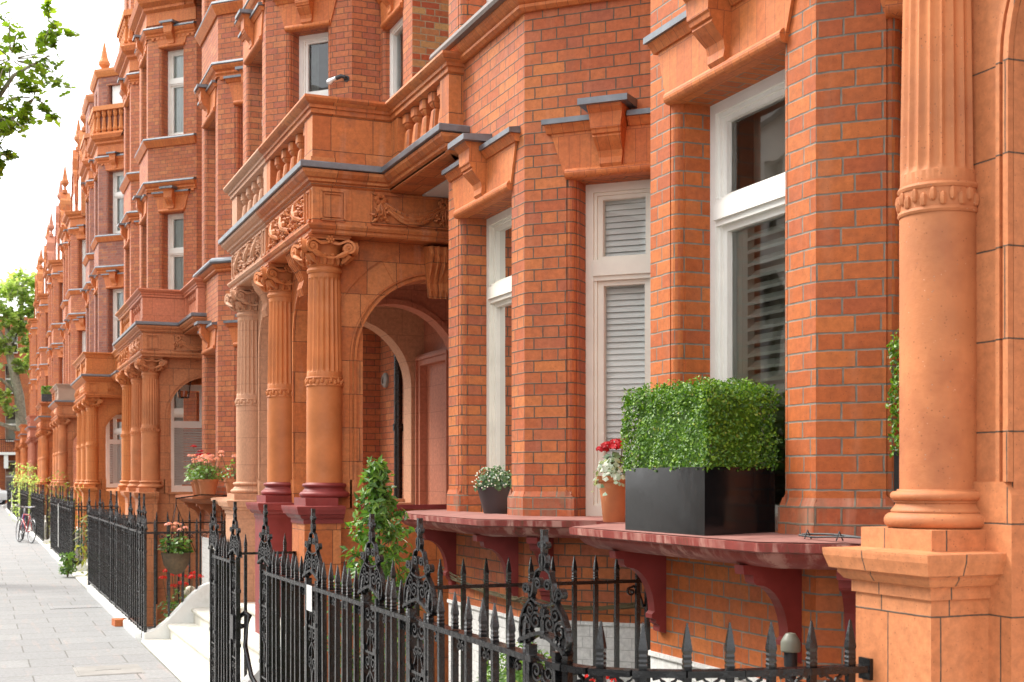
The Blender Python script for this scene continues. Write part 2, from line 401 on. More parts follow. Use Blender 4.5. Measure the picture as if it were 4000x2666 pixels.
def copy_tree(o, loc, label=None, group=None, remap=None, skip=()):
    byp = {}
    for x in COL.objects:
        if x.parent: byp.setdefault(x.parent.name, []).append(x)
    def rec(x, par):
        c = x.copy(); COL.objects.link(c)
        if par is not None:
            c.parent = par
        if remap and c.type == 'MESH' and c.data.materials and c.data.materials[0].name in remap:
            c.material_slots[0].link = 'OBJECT'; c.material_slots[0].material = MATS[remap[c.data.materials[0].name]]
        for ch in byp.get(x.name, []):
            if ch.name.split('.')[0] in skip: continue
            rec(ch, c)
        return c
    r = rec(o, None); r.location = loc
    if label: r['label'] = label
    if group: r['group'] = group
    return r
def arc(cx, cz, r, a0, a1, n): return [(cx+r*cos(a0+(a1-a0)*i/n), cz+r*sin(a0+(a1-a0)*i/n)) for i in range(n+1)]
def spiral(cx, cz, r0, r1, a0, turns, n=22):
    return [(cx+(r0+(r1-r0)*(i/n)**.8)*cos(a0+turns*2*pi*i/n), cz+(r0+(r1-r0)*(i/n)**.8)*sin(a0+turns*2*pi*i/n)) for i in range(n+1)]
def rot_rand(rng):
    u, v, q = rng.random(), rng.random()*2*pi, rng.random()*2*pi
    return mathutils.Quaternion((sqrt(1-u)*sin(v), sqrt(1-u)*cos(v), sqrt(u)*sin(q), sqrt(u)*cos(q)))
def leaf(m, p, nrm, size, rng, asp=.55, fold=.25, shape=None, jit=.6):
    n = V(nrm)+V((rng.uniform(-jit,jit), rng.uniform(-jit,jit), rng.uniform(-jit,jit)))
    if n.length < 1e-4: n = V((0,0,1))
    n.normalize(); a = n.cross(V((rng.uniform(-1,1), rng.uniform(-1,1), rng.uniform(-1,1))))
    if a.length < 1e-4: a = V((1,0,0))
    a.normalize(); b = n.cross(a); s = size*rng.uniform(.65, 1.25); p = V(p)
    if shape:
        vs = [tuple(p+a*(x*s)+b*(y*s)+n*(abs(y)*fold*s)) for x, y in shape]; m.add(vs, [tuple(range(len(vs)))])
    else:
        w_ = s*asp/2
        vs = [p-a*(s/2), p+b*w_+n*(w_*fold), p+a*(s/2), p-b*w_+n*(w_*fold)]
        m.add([tuple(q) for q in vs], [(0,1,2),(0,2,3)])
MAPLE = [(-.5,0),(-.3,.32),(-.05,.22),(0,.55),(.2,.25),(.55,.0),(.2,-.25),(0,-.55),(-.05,-.22),(-.3,-.32)]

# ---------------------------------------------------------------- setting
def ground():
    m = M(); ys = (-60, 900)
    prof = [(-500,-.15),(1.70,-.15),(1.70,-.6),(500,-.6)]
    for (a, za), (b, zb) in zip(prof, prof[1:]): m.quad((a,ys[0],za),(b,ys[0],zb),(b,ys[1],zb),(a,ys[1],za))
    tag(obj('ground', m, 'earth'), kind='structure')
    m = M(); m.box(-9.2,-1.2,-40,160,-.25,-.13); tag(obj('road', m, 'asphalt'), kind='structure')
    m = M(); m.box(-1.05,1.735,-20,100,-.3,0); tag(obj('pavement', m, 'paving'), kind='structure')
    m = M(); m.box(-1.2,-1.055,-20,100,-.3,.002); tag(obj('kerb', m, 'concrete'), kind='structure')
    m = M(); m.box(-12.2,-9.2,-40,160,-.3,0); tag(obj('far_pavement', m, 'paving'), kind='structure')
ground()

# ---------------------------------------------------------------- one house of the terrace (X = depth, v = distance from the party line)
XF, XW, XR = 3.37, 4.24, 4.6          # bay front, bay springing, wall beside the porch
BAY = [(XW, 3.25), (XF, 2.39), (XF, .88), (XW, .02)]
def panel(m, p0, p1, z0, z1, ops=(), depth=.22, out=1, r=.045):
    dx, dy = p1[0]-p0[0], p1[1]-p0[1]; L = sqrt(dx*dx+dy*dy); tx, ty = dx/L, dy/L
    nx, ny = out*ty, -out*tx
    def P(u, o, z): return (p0[0]+tx*u+nx*o, p0[1]+ty*u+ny*o, z)
    us = sorted({0, L, *[o[0] for o in ops], *[o[1] for o in ops]}); zs = sorted({z0, z1, *[o[2] for o in ops], *[o[3] for o in ops]})
    for a, b in zip(us, us[1:]):
        for c, d in zip(zs, zs[1:]):
            um, zm = (a+b)/2, (c+d)/2
            if any(o[0] < um < o[1] and o[2] < zm < o[3] for o in ops): continue
            m.quad(P(a,0,c), P(b,0,c), P(b,0,d), P(a,0,d))
    for (a, b, c, d) in ops:
        for u0, sg in ((a, 1), (b, -1)):
            g = .008
            pts = [(u0, 0), (u0, -g), (u0+sg*g, -g)] + [(u0+sg*(g+r*sin(t)), -g*.3-r*(1-cos(t))) for t in [pi/2*i/5 for i in range(6)]] + [(u0+sg*(g+r), -r-.015), (u0+sg*(g+r+.008), -r-.015), (u0+sg*(g+r+.008), -depth)]
            for (ua, oa), (ub, ob) in zip(pts, pts[1:]): m.quad(P(ua,oa,c), P(ub,ob,c), P(ub,ob,d), P(ua,oa,d))
        m.quad(P(a,0,d), P(b,0,d), P(b,-depth,d), P(a,-depth,d)); m.quad(P(a,0,c), P(b,0,c), P(b,-depth,c), P(a,-depth,c))
    return P
def make_window(root, T, P, u0, u1, z0, z1, depth, transom=None, kind='curtain', mat='white_paint', rng=random, cols=1):
    f = M(T); d0 = -depth
    def bx(a, b, o0, o1, c, d): f.add([P(a,o0,c),P(b,o0,c),P(b,o1,c),P(a,o1,c),P(a,o0,d),P(b,o0,d),P(b,o1,d),P(a,o1,d)], [(0,3,2,1),(4,5,6,7),(0,1,5,4),(1,2,6,5),(2,3,7,6),(3,0,4,7)])
    def fr(a, b, c, d, wd, o0, o1, wb=None):
        wb = wb or wd
        bx(a, a+wd, o0, o1, c, d); bx(b-wd, b, o0, o1, c, d); bx(a+wd, b-wd, o0, o1, d-wd, d); bx(a+wd, b-wd, o0, o1, c, c+wb)
    fr(u0, u1, z0, z1, .055, d0-.10, d0+.015, .07)
    fr(u0+.03, u1-.03, z0+.04, z1-.03, .045, d0-.085, d0-.004)
    panes = []
    a, b = u0+.055, u1-.055
    if transom:
        bx(a, b, d0-.09, d0+.03, transom, transom+.085)
        bx(a, b, d0-.09, d0+.012, transom-.03, transom); bx(a, b, d0-.09, d0+.012, transom+.085, transom+.11)
        fr(a+.01, b-.01, z0+.07, transom-.012, .05, d0-.075, d0-.02)
        fr(a+.012, b-.012, transom+.09, z1-.06, .042, d0-.075, d0-.02)
        panes += [(a+.05, b-.05, z0+.11, transom-.055), (a+.045, b-.045, transom+.13, z1-.09)]
    else:
        panes += [(a+.04, b-.04, z0+.1, z1-.09)]
        zm = (z0+z1)/2; bx(a, b, d0-.08, d0-.01, zm-.02, zm+.025)
    w_ = obj('window', f, mat, root)
    g = M(T)
    for (c, d, e, h) in panes: g.quad(P(c,d0-.05,e), P(d,d0-.05,e), P(d,d0-.05,h), P(c,d0-.05,h))
    obj('pane', g, 'glass', w_)
    o = d0-(.10 if kind in ('blind','shutter') else .15)
    if kind in ('blind', 'shutter'):
        s = M(T); z = z0+.08; pitch = .040 if kind == 'blind' else .066
        tilt = .008 if kind == 'blind' else .032
        top = (transom-.02 if kind == 'shutter' and transom else z1-.05)
        if kind == 'shutter':
            for q in (u0+.06, u0+.112, u0+.164, u1-.1): s.add([P(q,o-.02,z0),P(q+.05,o-.02,z0),P(q+.05,o+.02,z0),P(q,o+.02,z0),P(q,o-.02,top),P(q+.05,o-.02,top),P(q+.05,o+.02,top),P(q,o+.02,top)], [(0,3,2,1),(4,5,6,7),(0,1,5,4),(1,2,6,5),(2,3,7,6),(3,0,4,7)])
        while z < top:
            wd = .021 if kind == 'blind' else .026
            s.quad(P(u0+.05 if kind == 'blind' else u0+.2,o+tilt,z), P(u1-.05,o+tilt,z), P(u1-.05,o-tilt,z+wd*2-.002), P(u0+.05 if kind == 'blind' else u0+.2,o-tilt,z+wd*2-.002))
            if kind == 'shutter':
                s.quad(P(u0+.2,o+tilt+.001,z-.006), P(u1-.05,o+tilt+.001,z-.006), P(u1-.05,o+tilt+.001,z+.010), P(u0+.2,o+tilt+.001,z+.010))
            z += pitch
        obj(kind, s, kind, w_)
        if kind == 'shutter':
            q_ = M(T); q_.quad(P(u0+.05,o-.12,z0+.02), P(u1-.05,o-.12,z0+.02), P(u1-.05,o-.12,z1-.03), P(u0+.05,o-.12,z1-.03)); obj('curtain', q_, 'pale_backing', w_)  # pale sheet, no real curtain, added so the shutter gaps show lighter
    elif kind == 'net':
        o = d0-.09; s = M(T); n = 40; pts = []
        for i in range(n+1):
            u = u0+.04+(u1-u0-.08)*i/n; pts.append((u, o+.012*sin(i*1.9)+.006*sin(i*.7)))
        for (ua, oa), (ub, ob) in zip(pts, pts[1:]): s.quad(P(ua,oa,z0+.05), P(ub,ob,z0+.05), P(ub,ob,z1-.05), P(ua,oa,z1-.05))
        obj('curtain', s, 'blind', w_, True)
    else:
        s = M(T)
        for (ca, cb) in ((u0+.03, u0+.03+(u1-u0)*.24), (u1-.03-(u1-u0)*.30, u1-.03)):
            n = 18; pts = [(ca+(cb-ca)*i/n, o-.03+.025*sin(i*1.7)) for i in range(n+1)]
            for (ua, oa), (ub, ob) in zip(pts, pts[1:]): s.quad(P(ua,oa,z0+.03), P(ub,ob,z0+.03), P(ub,ob,z1-.03), P(ua,oa,z1-.03))
        obj('curtain', s, 'curtain', w_, True)
    return w_
def lintel(root, T, P, u0, u1, z, hgt, mat='gauged', big=1.0, cap='lead'):
    "flared flat arch with a roll along its foot, a corniced top and a scrolled keystone"
    uc = (u0+u1)/2; fl = .10*big; kw = .115*big
    m = M(T); F = lambda a, o, zz: P(a, o, zz)
    m.extr(F, [(u0,z),(u1,z),(u1+fl,z+hgt),(u0-fl,z+hgt)], -.05, .018)
    n = 8; pr = [(-.05,z-.002)]+[(.008+.034*cos(t), z+.032+.034*sin(t)) for t in [-pi/2+pi*i/n for i in range(n+1)]]+[(-.05,z+.066)]
    k = len(pr); vs = [P(u0,o,zz) for o,zz in pr]+[P(u1,o,zz) for o,zz in pr]
    m.add(vs, [(i,(i+1)%k,k+(i+1)%k,k+i) for i in range(k)]+[tuple(range(k)), tuple(range(k,2*k))])
    m.add([P(u0,0,z+.001),P(u1,0,z+.001),P(u1,-.22,z+.001),P(u0,-.22,z+.001)], [(0,1,2,3)])
    for (a, b) in ((u0-fl-.03, uc-kw), (uc+kw, u1+fl+.03)):
        pr = [(-.02,z+hgt),(.03,z+hgt),(.05,z+hgt+.03),(.065,z+hgt+.045),(.065,z+hgt+.06),(-.02,z+hgt+.06)]; k = len(pr)
        m.add([P(a,o,zz) for o,zz in pr]+[P(b,o,zz) for o,zz in pr], [(i,(i+1)%k,k+(i+1)%k,k+i) for i in range(k)]+[tuple(range(k)), tuple(range(k,2*k))])
    L = obj('lintel', m, mat, root)
    ks = M(T); H = hgt+.10
    sec = [(0,.0),(.045,.0),(.06,.03),(.05,.09),(.055,.12),(.10,.17),(.125,.20)] if True else 0
    pr = [(.0,z+.03)]+[(.03+.02*sin(i/6*pi), z+.03+.055*i/6*1.2) for i in range(7)]
    zz0 = z+.05
    pr = [(0,zz0),(.035,zz0),(.05,zz0+.02),(.045,zz0+.06),(.055,zz0+.10),(.10,zz0+.145),(.125,zz0+.175),(.12,zz0+.19),(.135,zz0+.195),(.14,zz0+.215),(.15,zz0+.225),(.15,z+H-.03),(.175,z+H-.005),(.185,z+H+.02),(0,z+H+.02)]
    k = len(pr)
    for sgn in (1,):
        wl = [kw*(.62+.38*min(1,max(0,(zz-zz0)/(H-.05)))) for o,zz in pr]
        vs = [P(uc-w1,o,zz) for (o,zz),w1 in zip(pr,wl)]+[P(uc+w1,o,zz) for (o,zz),w1 in zip(pr,wl)]
        ks.add(vs, [(i,(i+1)%k,k+(i+1)%k,k+i) for i in range(k)]+[tuple(range(k-1,-1,-1)), tuple(range(k,2*k))])
    obj('keystone', ks, mat, L)
    if cap:
        c = M(T)
        def slab(a, b, o1, za, zb): c.add([P(a,-.01,za),P(b,-.01,za),P(b,o1,za),P(a,o1,za),P(a,-.01,zb+.015),P(b,-.01,zb+.015),P(b,o1,zb),P(a,o1,zb)], [(0,3,2,1),(4,5,6,7),(0,1,5,4),(1,2,6,5),(2,3,7,6),(3,0,4,7)])
        slab(u0-fl-.045, uc-kw-.005, .082, z+hgt+.052, z+hgt+.085); slab(uc+kw+.005, u1+fl+.045, .082, z+hgt+.052, z+hgt+.085)
        slab(uc-kw-.05, uc+kw+.05, .215, z+H+.015, z+H+.055)
        obj('lead_cap', c, cap, L)
def column_meshes(T, X, v, r, z0, z1, z2, z3, z4, fl=20, n=160):
    "z0 base bottom, z1 shaft bottom, z2..z3 band, z4 neck top"
    h = z1-z0; b = M(T)
    def tor(zc, rr, hh, k=7): return [(rr-hh/2+hh/2*cos(t), zc+hh/2*sin(t)) for t in [-pi/2+pi*i/k for i in range(k+1)]]
    pr = [(r*1.30,z0)]+tor(z0+h*.2,r*1.40,h*.4)+[(r*1.22,z0+h*.41),(r*1.22,z0+h*.46)]+[(r*(1.22-.12*sin(i/5*pi/2)),z0+h*(.46+.2*i/5)) for i in range(1,6)]+[(r*1.14,z0+h*.66),(r*1.14,z0+h*.71)]+tor(z0+h*.83,r*1.24,h*.24)+[(r*1.06,z0+h*.96),(r*1.06,z1)]
    b.lathe(X, v, pr, 48)
    s = M(T)
    e = .035
    pr = [(r,z1),(r,z2),(r*1.03,z2),(r*1.055,z2+.008),(r*1.03,z2+.017),(r*1.005,z2+.018),(r*1.005,z3-.018),(r*1.03,z3-.017),(r*1.055,z3-.008),(r*1.03,z3),(r*.985,z3)]
    fz0, fz1 = z3+.04, z4-.09
    fp = [(r*.98,fz0,0),(r*.98,fz0+.006,.05),(r*.98,fz0+.02,.075),(r*.98,fz0+.045,.09)]
    for i in range(1,7): fp.append((r*(.98-.08*i/7), fz0+.045+(fz1-fz0-.09)*i/7, .09))
    fp += [(r*.9,fz1-.045,.09),(r*.9,fz1-.02,.075),(r*.9,fz1-.006,.05),(r*.9,fz1,0)]
    pr = pr+fp+[(r*.9,z4-.05),(r*.95,z4-.05),(r*1.0,z4-.03),(r*.95,z4-.01),(r*.9,z4-.01),(r*.9,z4)]
    s.lathe(X, v, pr, n, fl)
    # rope of leaves round the band
    for i in range(26):
        a = 2*pi*i/26
        s.ell((X+r*1.012*cos(a), v+r*1.012*sin(a), (z2+z3)/2+.008*(-1)**i), (.016*r/.15, .016*r/.15, .024), 6, 4)
    return b, s
def capital(T, X, v, r, z0, z1):
    m = M(T); h = z1-z0
    m.lathe(X, v, [(r*.9,z0),(r*1.0,z0+.012),(r*.88,z0+.025),(r*.86,z0+h*.3),(r*.95,z0+h*.55),(r*1.1,z0+h*.75),(r*1.12,z1-h*.16)], 24)
    for i in range(14):                                    # acanthus leaves
        a = 2*pi*i/14; c, s_ = cos(a), sin(a)
        m.ell((X+r*.93*c, v+r*.93*s_, z0+h*.2), (.022, .022, h*.17), 6, 5)
        m.ell((X+r*1.0*c, v+r*1.0*s_, z0+h*.36), (.022, .022, .018), 6, 4)
    a_ = r*1.42                                            # abacus with hollowed sides
    pts = []
    for k in range(4):
        q = pi/4+k*pi/2; q2 = q+pi/2
        c0 = (cos(q)*a_*1.16, sin(q)*a_*1.16); c1 = (cos(q2)*a_*1.16, sin(q2)*a_*1.16); mid = (cos(q+pi/4)*a_*.80, sin(q+pi/4)*a_*.80)
        for i in range(7):
            t = i/7; pts.append((X+(1-t)**2*c0[0]+2*t*(1-t)*mid[0]+t*t*c1[0], v+(1-t)**2*c0[1]+2*t*(1-t)*mid[1]+t*t*c1[1]))
    m.prism(pts, z1-h*.13, z1-h*.06); m.prism([(X+(p[0]-X)*1.05, v+(p[1]-v)*1.05) for p in pts], z1-h*.06, z1)
    for k in range(4):                                     # volutes, each with garland and rosette
        q = k*pi/2; n = (cos(q), sin(q)); t = (-sin(q), cos(q))
        F = lambda a, o, z, n=n, t=t: (X+t[0]*a+n[0]*(r*1.12+o+abs(a)*.25), v+t[1]*a+n[1]*(r*1.12+o+abs(a)*.25), z)
        for sg in (1, -1):
            R = h*.225; cx, cz = sg*r*1.0, z0+h*.58
            sp = spiral(cx, cz, R, R*.15, pi/2 if sg > 0 else pi/2, -1.9*sg, 26)
            m.ribbon(F, [(sg*r*.1, z0+h*.74), (sg*r*.5, z0+h*.70), (sg*r*.85, z0+h*.79)]+sp, R*.34, .045)
            pts3 = [F(sg*r*1.0*(1-i/6), .015, z0+h*(.44-.2*sin(i/6*pi/2))) for i in range(7)]
            m.tube(pts3, [.016+.008*sin(i) for i in range(7)], 6)
            m.ell(F(cx, .02, cz), (.016,.016,.016), 6, 4)
            m.tube([F(cx+sg*R*.3, -.03, cz-R*.9), F(cx*.9, -.04, z0+h*.22), F(cx*.75, -.05, z0+h*.1)], [.03,.026,.01], 6)
        for i in range(6):
            a = i*pi/3; m.ell(F(.024*cos(a), .03, z1-h*.16+.024*sin(a)), (.014,.014,.014), 6, 4)
        m.ell(F(0,.04,z1-h*.16), .013, 6, 4)
    return m
def baluster(T, X, v, z0, z1):
    m = M(T); h = z1-z0
    pr = [(.06,0),(.06,.04),(.045,.06),(.068,.12),(.07,.2),(.055,.27),(.053,.34),(.040,.62),(.036,.66),(.024,.69),(.045,.75),(.05,.78),(.05,.80),(.06,.81),(.06,1)]
    vs = []; k = len(pr)
    for r, t in pr:
        c = .35*r
        for a, b in ((r-c,-r),(r,-r+c),(r,r-c),(r-c,r),(-r+c,r),(-r,r-c),(-r,-r+c),(-r+c,-r)): vs.append((X+a, v+b, z0+h*t))
    fs = [(j*8+i, j*8+(i+1)%8, (j+1)*8+(i+1)%8, (j+1)*8+i) for j in range(k-1) for i in range(8)]
    m.add(vs, fs); return m
def archwall(m, P, u0, u1, z0, z1, uc, r, zs, zsill, d, n=20):
    "wall u0..u1, z0..z1 with a round arched opening; thickness d (offset 0 .. -d)"
    A = arc(uc, zs, r, pi, 0, n)
    for o in (0, -d):
        m.quad(P(u0,o,z0), P(uc-r,o,z0), P(uc-r,o,zs), P(u0,o,zs)); m.quad(P(uc+r,o,z0), P(u1,o,z0), P(u1,o,zs), P(uc+r,o,zs))
        if zsill > z0: m.quad(P(uc-r,o,z0), P(uc+r,o,z0), P(uc+r,o,zsill), P(uc-r,o,zsill))
        m.quad(P(u0,o,zs), P(uc-r,o,zs), P(uc-r,o,z1), P(u0,o,z1)); m.quad(P(uc+r,o,zs), P(u1,o,zs), P(u1,o,z1), P(uc+r,o,z1))
        for (a, za), (b, zb) in zip(A, A[1:]): m.quad(P(a,o,za), P(b,o,zb), P(b,o,z1), P(a,o,z1))
    line = [(uc-r, zsill)]+A+[(uc+r, zsill)]
    for (a, za), (b, zb) in zip(line, line[1:]): m.quad(P(a,0,za), P(b,0,zb), P(b,-d,zb), P(a,-d,za))
    if zsill > z0: m.quad(P(uc-r,0,zsill), P(uc+r,0,zsill), P(uc+r,-d,zsill), P(uc-r,-d,zsill))
    m.quad(P(u0,0,z0),P(u0,0,z1),P(u0,-d,z1),P(u0,-d,z0)); m.quad(P(u1,0,z0),P(u1,0,z1),P(u1,-d,z1),P(u1,-d,z0))
    m.quad(P(u0,0,z1),P(u1,0,z1),P(u1,-d,z1),P(u0,-d,z1))
def foliage_relief(m, F, a0, a1, z0, z1, rng, n):
    for i in range(n):
        a, z = rng.uniform(a0,a1), rng.uniform(z0,z1); t = rng.uniform(0,pi); l = rng.uniform(.02,.045)
        m.tube([F(a-l*cos(t),.008,z-l*sin(t)), F(a,.028,z), F(a+l*cos(t),.006,z+l*sin(t))], [.004,.014,.005], 5)

def make_house(s, Yp, label, mats, win, px=0.0, cr=.15, detail=True, relief=True, seed=1, mid=True, zband=(2.62,2.70), vc=3.74, vm=5.35, attic='gable', glazed=False, fd=.28, vstep=None, ath=15.0):
    """s=+1: the house runs away from the camera from its party line Yp, porch at its far end; -1 the other way."""
    rng = random.Random(seed)
    root = thing('brick_house', label, 'house', (XF, Yp, 0), 'red brick houses of the terrace')
    T = lambda x, v, z: (x-XF, s*v, z)
    BR, TCm, PB, PEDM, GA = mats['brick'], mats['porch'], mats['parapet'], mats['base'], 'gauged'
    # ---- brick walls with their openings
    w1 = M(T)
    ground_z, gh = 1.60, 3.80
    c45 = [(BAY[1], BAY[0]) if False else None]
    # front of the bay: from v=.88 to v=2.39
    opsF = [(.215, 1.295, ground_z, gh), (.215, 1.295, 5.16, 7.38), (.215, 1.295, 8.97, 10.8)]
    PF = panel(w1, (XF,.88), (XF,2.39), .92, 11.6, opsF, out=-1)
    near = (((XF,2.39),(XW,3.25)) if s < 0 else ((XW,.02),(XF,.88)))
    far = (((XW,.02),(XF,.88)) if s < 0 else ((XF,2.39),(XW,3.25)))
    L45 = sqrt(.87**2+.86**2)
    opsN = [(.295, L45-.295, ground_z, gh), (.295, L45-.295, 5.16, 7.38), (.295, L45-.295, 8.97, 10.8)]
    PN = panel(w1, near[0], near[1], .92, 11.6, opsN, out=-1)
    panel(w1, far[0], far[1], .92, 11.6, (), out=-1)
    panel(w1, (XW,3.25), (XR,3.25), .92, 11.6, (), out=-1)
    opsW = [(.05, .92, 5.16, 7.3), (.05, .92, 8.97, 10.7)]
    PW = panel(w1, (XR,3.25), (XR,4.52), 4.3, 11.6, opsW, out=-1)
    if s < 0: panel(w1, (XW,.02), (XW,-.30), .92, 11.6, (), out=-1)
    panel(w1, (XR,3.25), (XR,vc+.04), .92, 4.3, (), out=-1)
    # storey above the main cornice
    panel(w1, (4.0,.05), (4.0,3.2), 11.6, 12.0, (), out=-1)
    wall = obj('wall', w1, BR, root)
    w2 = M(T); panel(w2, (XR,4.52), (6.2,4.52), 4.3, 11.6, (), out=-1); panel(w2, (5.9,4.53), (5.9,vm+.002), 4.3, 11.6, (), out=-1)
    obj('flank_wall', w2, 'brick_stock', root)
    b = M(T)
    for q0, q1 in ((BAY[0],BAY[1]),(BAY[1],BAY[2]),(BAY[2],BAY[3]),((XW,3.25),(XR,3.25))): b.quad((*q0,-1.5),(*q1,-1.5),(*q1,.92),(*q0,.92))
    b.sweep(BAY, [(0,.90),(.012,.90),(.012,.925),(0,.925)])
    obj('basement_wall', b, 'brick_white', root)
    sh = M(T); sh.box(8.5,8.6,0,vm,-1.5,12); sh.quad((XR,0.02,11.62),(8.6,0.02,11.62),(8.6,vm,11.62),(XR,vm,11.62)); sh.prism([BAY[0],BAY[1],BAY[2],BAY[3],(XR,.02),(XR,3.25)], 11.58, 11.6)
    sh.box(8.0,8.5,0,.02,-1.5,12); sh.quad((XR,.05,4.6),(8.5,.05,4.6),(8.5,3.2,4.6),(XR,3.2,4.6)); sh.quad((XR,.05,8.2),(8.5,.05,8.2),(8.5,3.2,8.2),(XR,3.2,8.2))
    sh.quad((5.4,.01,-1.5),(5.4,5.74,-1.5),(5.4,5.74,11.6),(5.4,.01,11.6)); sh.quad((XW,.01,-1.5),(8.5,.01,-1.5),(8.5,.01,11.6),(XW,.01,11.6))
    obj('inner_wall', sh, 'room', root)
    # ---- windows and lintels
    d = .22
    fm = mats.get('frame', 'white_paint')
    make_window(root, T, PF, .215+.06, 1.295-.06, ground_z+.0, gh, d, 3.19, win[0], fm, rng)
    make_window(root, T, PN, .295+.06, L45-.355, ground_z, gh, d, 3.19, win[1], fm, rng)
    make_window(root, T, PF, .275, 1.235, 5.16, 7.38, d, 6.55 if win[2] != 'net' else None, win[2], 'white_paint', rng)
    make_window(root, T, PN, .355, L45-.355, 5.16, 7.38, d, 6.55, win[2], 'white_paint', rng)
    make_window(root, T, PF, .275, 1.235, 8.97, 10.8, d, 10.1, win[2], 'white_paint', rng)
    make_window(root, T, PN, .355, L45-.355, 8.97, 10.8, d, 10.1, win[2], 'white_paint', rng)
    make_window(root, T, PW, .10, .87, 5.16, 7.3, .10, None, 'curtain', 'white_paint', rng)
    make_window(root, T, PW, .10, .87, 8.97, 10.7, .10, None, 'curtain', 'white_paint', rng)
    for zz in (gh, 7.38, 10.8):
        lintel(root, T, PF, .215, 1.295, zz, .30 if zz < 5 else .34); lintel(root, T, PN, .295, L45-.295, zz, .30 if zz < 5 else .34)
    lintel(root, T, PW, .12, .92, 7.3, .34, big=.8); lintel(root, T, PW, .12, .92, 10.7, .34, big=.8)
    # ---- ledge and brackets under the ground floor windows
    LP = [(XW+.1, 3.25+.1), (XF, 2.39), (XF, .88), (XW+.06, -.04+.02)]
    if s > 0: LP = [(XW-.55, 2.39+.55), (XF, 2.39), (XF, .88), (XW, .02)]
    lm = M(T); O = .40
    lm.sweep(LP, [(-.02,1.475),(O-.13,1.475),(O-.11,1.485),(O-.075,1.50),(O-.05,1.525),(O-.045,1.54),(O-.01,1.545),(O,1.55),(O+.004,1.585),(-.02,1.60)])
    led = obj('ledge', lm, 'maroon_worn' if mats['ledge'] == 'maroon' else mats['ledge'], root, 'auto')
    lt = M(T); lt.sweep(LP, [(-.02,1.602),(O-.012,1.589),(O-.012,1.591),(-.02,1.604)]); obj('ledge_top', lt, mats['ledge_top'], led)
    prof = [(0,1.475),(O-.1,1.475),(O-.105,1.43),(O-.15,1.425),(O-.155,1.39),(O-.17,1.375)]+[(.05+.13*(1-sin(i/8*pi/2)), 1.375-.24*(i/8)) if False else (.07+(O-.245)*(1-sin(i/8*pi/2)), 1.375-.27*(1-cos(i/8*pi/2))) for i in range(1,9)]+[(.085,1.09),(.085,1.065),(.06,1.055),(.06,1.035),(.04,1.02),(.04,.985),(0,.97)]
    prof = [(a, 1.475+(z-1.475)*.87) for a, z in prof]
    def bracket(P, u):
        q = M(T); F = lambda a, o, z: P(u+o, a, z)
        q.extr(F, prof, -.036, .036)
        q.extr(lambda a, o, z: P(u+o, a, z), [(a+.012, z) for a, z in prof[:6]]+[(prof[5][0]+.012,prof[5][1]-.005),(0.01,1.37)], -.052, .052) if False else None
        obj('bracket', q, mats['ledge'], root)
    for u in (.14, 1.37): bracket(PF, u)
    bracket(PN, .17); bracket(PN, L45-.17)
    # ---- plinth courses where the piers meet the ledge
    for a, bq, P in ((-.005,.25,PF),(1.255,1.515,PF),(-.005,.33,PN),(L45-.33,L45+.005,PN)):
        pm = M(T); pr = [(0,1.585),(.014,1.585),(.014,1.73),(0,1.765)]; k = 4
        pm.add([P(a,o,z) for o,z in pr]+[P(bq,o,z) for o,z in pr], [(i,(i+1)%k,k+(i+1)%k,k+i) for i in range(k)]+[(0,1,2,3),(4,5,6,7)])
        obj('pier_foot', pm, 'brick_dirty', root)
    for u0, u1, P in ((.215,1.295,PF),(.295,L45-.295,PN)):
        for u, sg in ((u0,1),(u1,-1)):
            pm = M(T); pm.extr(lambda a, o, z: P(a, o, z), [(u-sg*.002,1.585),(u+sg*.058,1.585),(u+sg*.058,1.72),(u+sg*.0,1.78),(u-sg*.002,1.78)], -.215, .012)
            obj('jamb_stop', pm, 'brick_dirty', root)
    # ---- string courses
    st = M(T)
    cp = BAY
    st.sweep(cp, [(-.02,4.925),(.025,4.925),(.05,4.945),(.05,4.965),(.035,4.97),(.055,4.985),(.075,5.005),(.09,5.025),(.09,5.035),(-.02,5.035)])
    sco = obj('string_course', st, 'gauged', root)
    for pr in ([[(-.02,z-.17),(.02,z-.17),(.05,z-.13),(.035,z-.10),(.07,z-.07),(.095,z-.03),(.095,z),(-.02,z)] for z in (8.0, 11.2)]
               +[[(-.02,8.75),(.03,8.75),(.07,8.82),(.10,8.87),(.10,8.90),(-.02,8.90)], [(-.02,11.3),(.03,11.3),(.03,11.55),(.10,11.6),(.10,11.65),(.20,11.72),(.24,11.82),(-.02,11.82)]]):
        st = M(T); st.sweep(cp, pr); obj('string_course', st, 'gauged', root)
    for z in (7.84, 11.04):
        for a, bq in zip(cp, cp[1:]):
            l = sqrt((a[0]-bq[0])**2+(a[1]-bq[1])**2); dx, dy = (bq[0]-a[0])/l, (bq[1]-a[1])/l
            F = lambda u, o, zz: (a[0]+dx*u+dy*o, a[1]+dy*u-dx*o, zz)
            k = int((l-.06)/.11); poly = [(0,z),(0,z-.015)]
            for q in range(k): u = .05+q*.11; poly += [(u,z-.015),(u,z-.06),(u+.07,z-.06),(u+.07,z-.015)]
            poly += [(l,z-.015),(l,z)]; dn = M(T); dn.extr(F, poly, -.01, .03); obj('dentil_course', dn, 'gauged', root)
    ld = M(T)
    ld.sweep(cp, [(-.02,5.035),(.105,5.035),(.128,5.042),(.138,5.065),(.13,5.095),(.10,5.12),(-.02,5.15)])
    obj('coping', ld, mats['coping'], sco, 'auto')
    for z in (8.0, 8.9, 11.2):
        l2 = M(T); l2.sweep(cp, [(-.02,z),(.105,z-.012),(.11,z),(.10,z+.03),(-.02,z+.07)]); obj('lead_flashing', l2, 'lead', root)
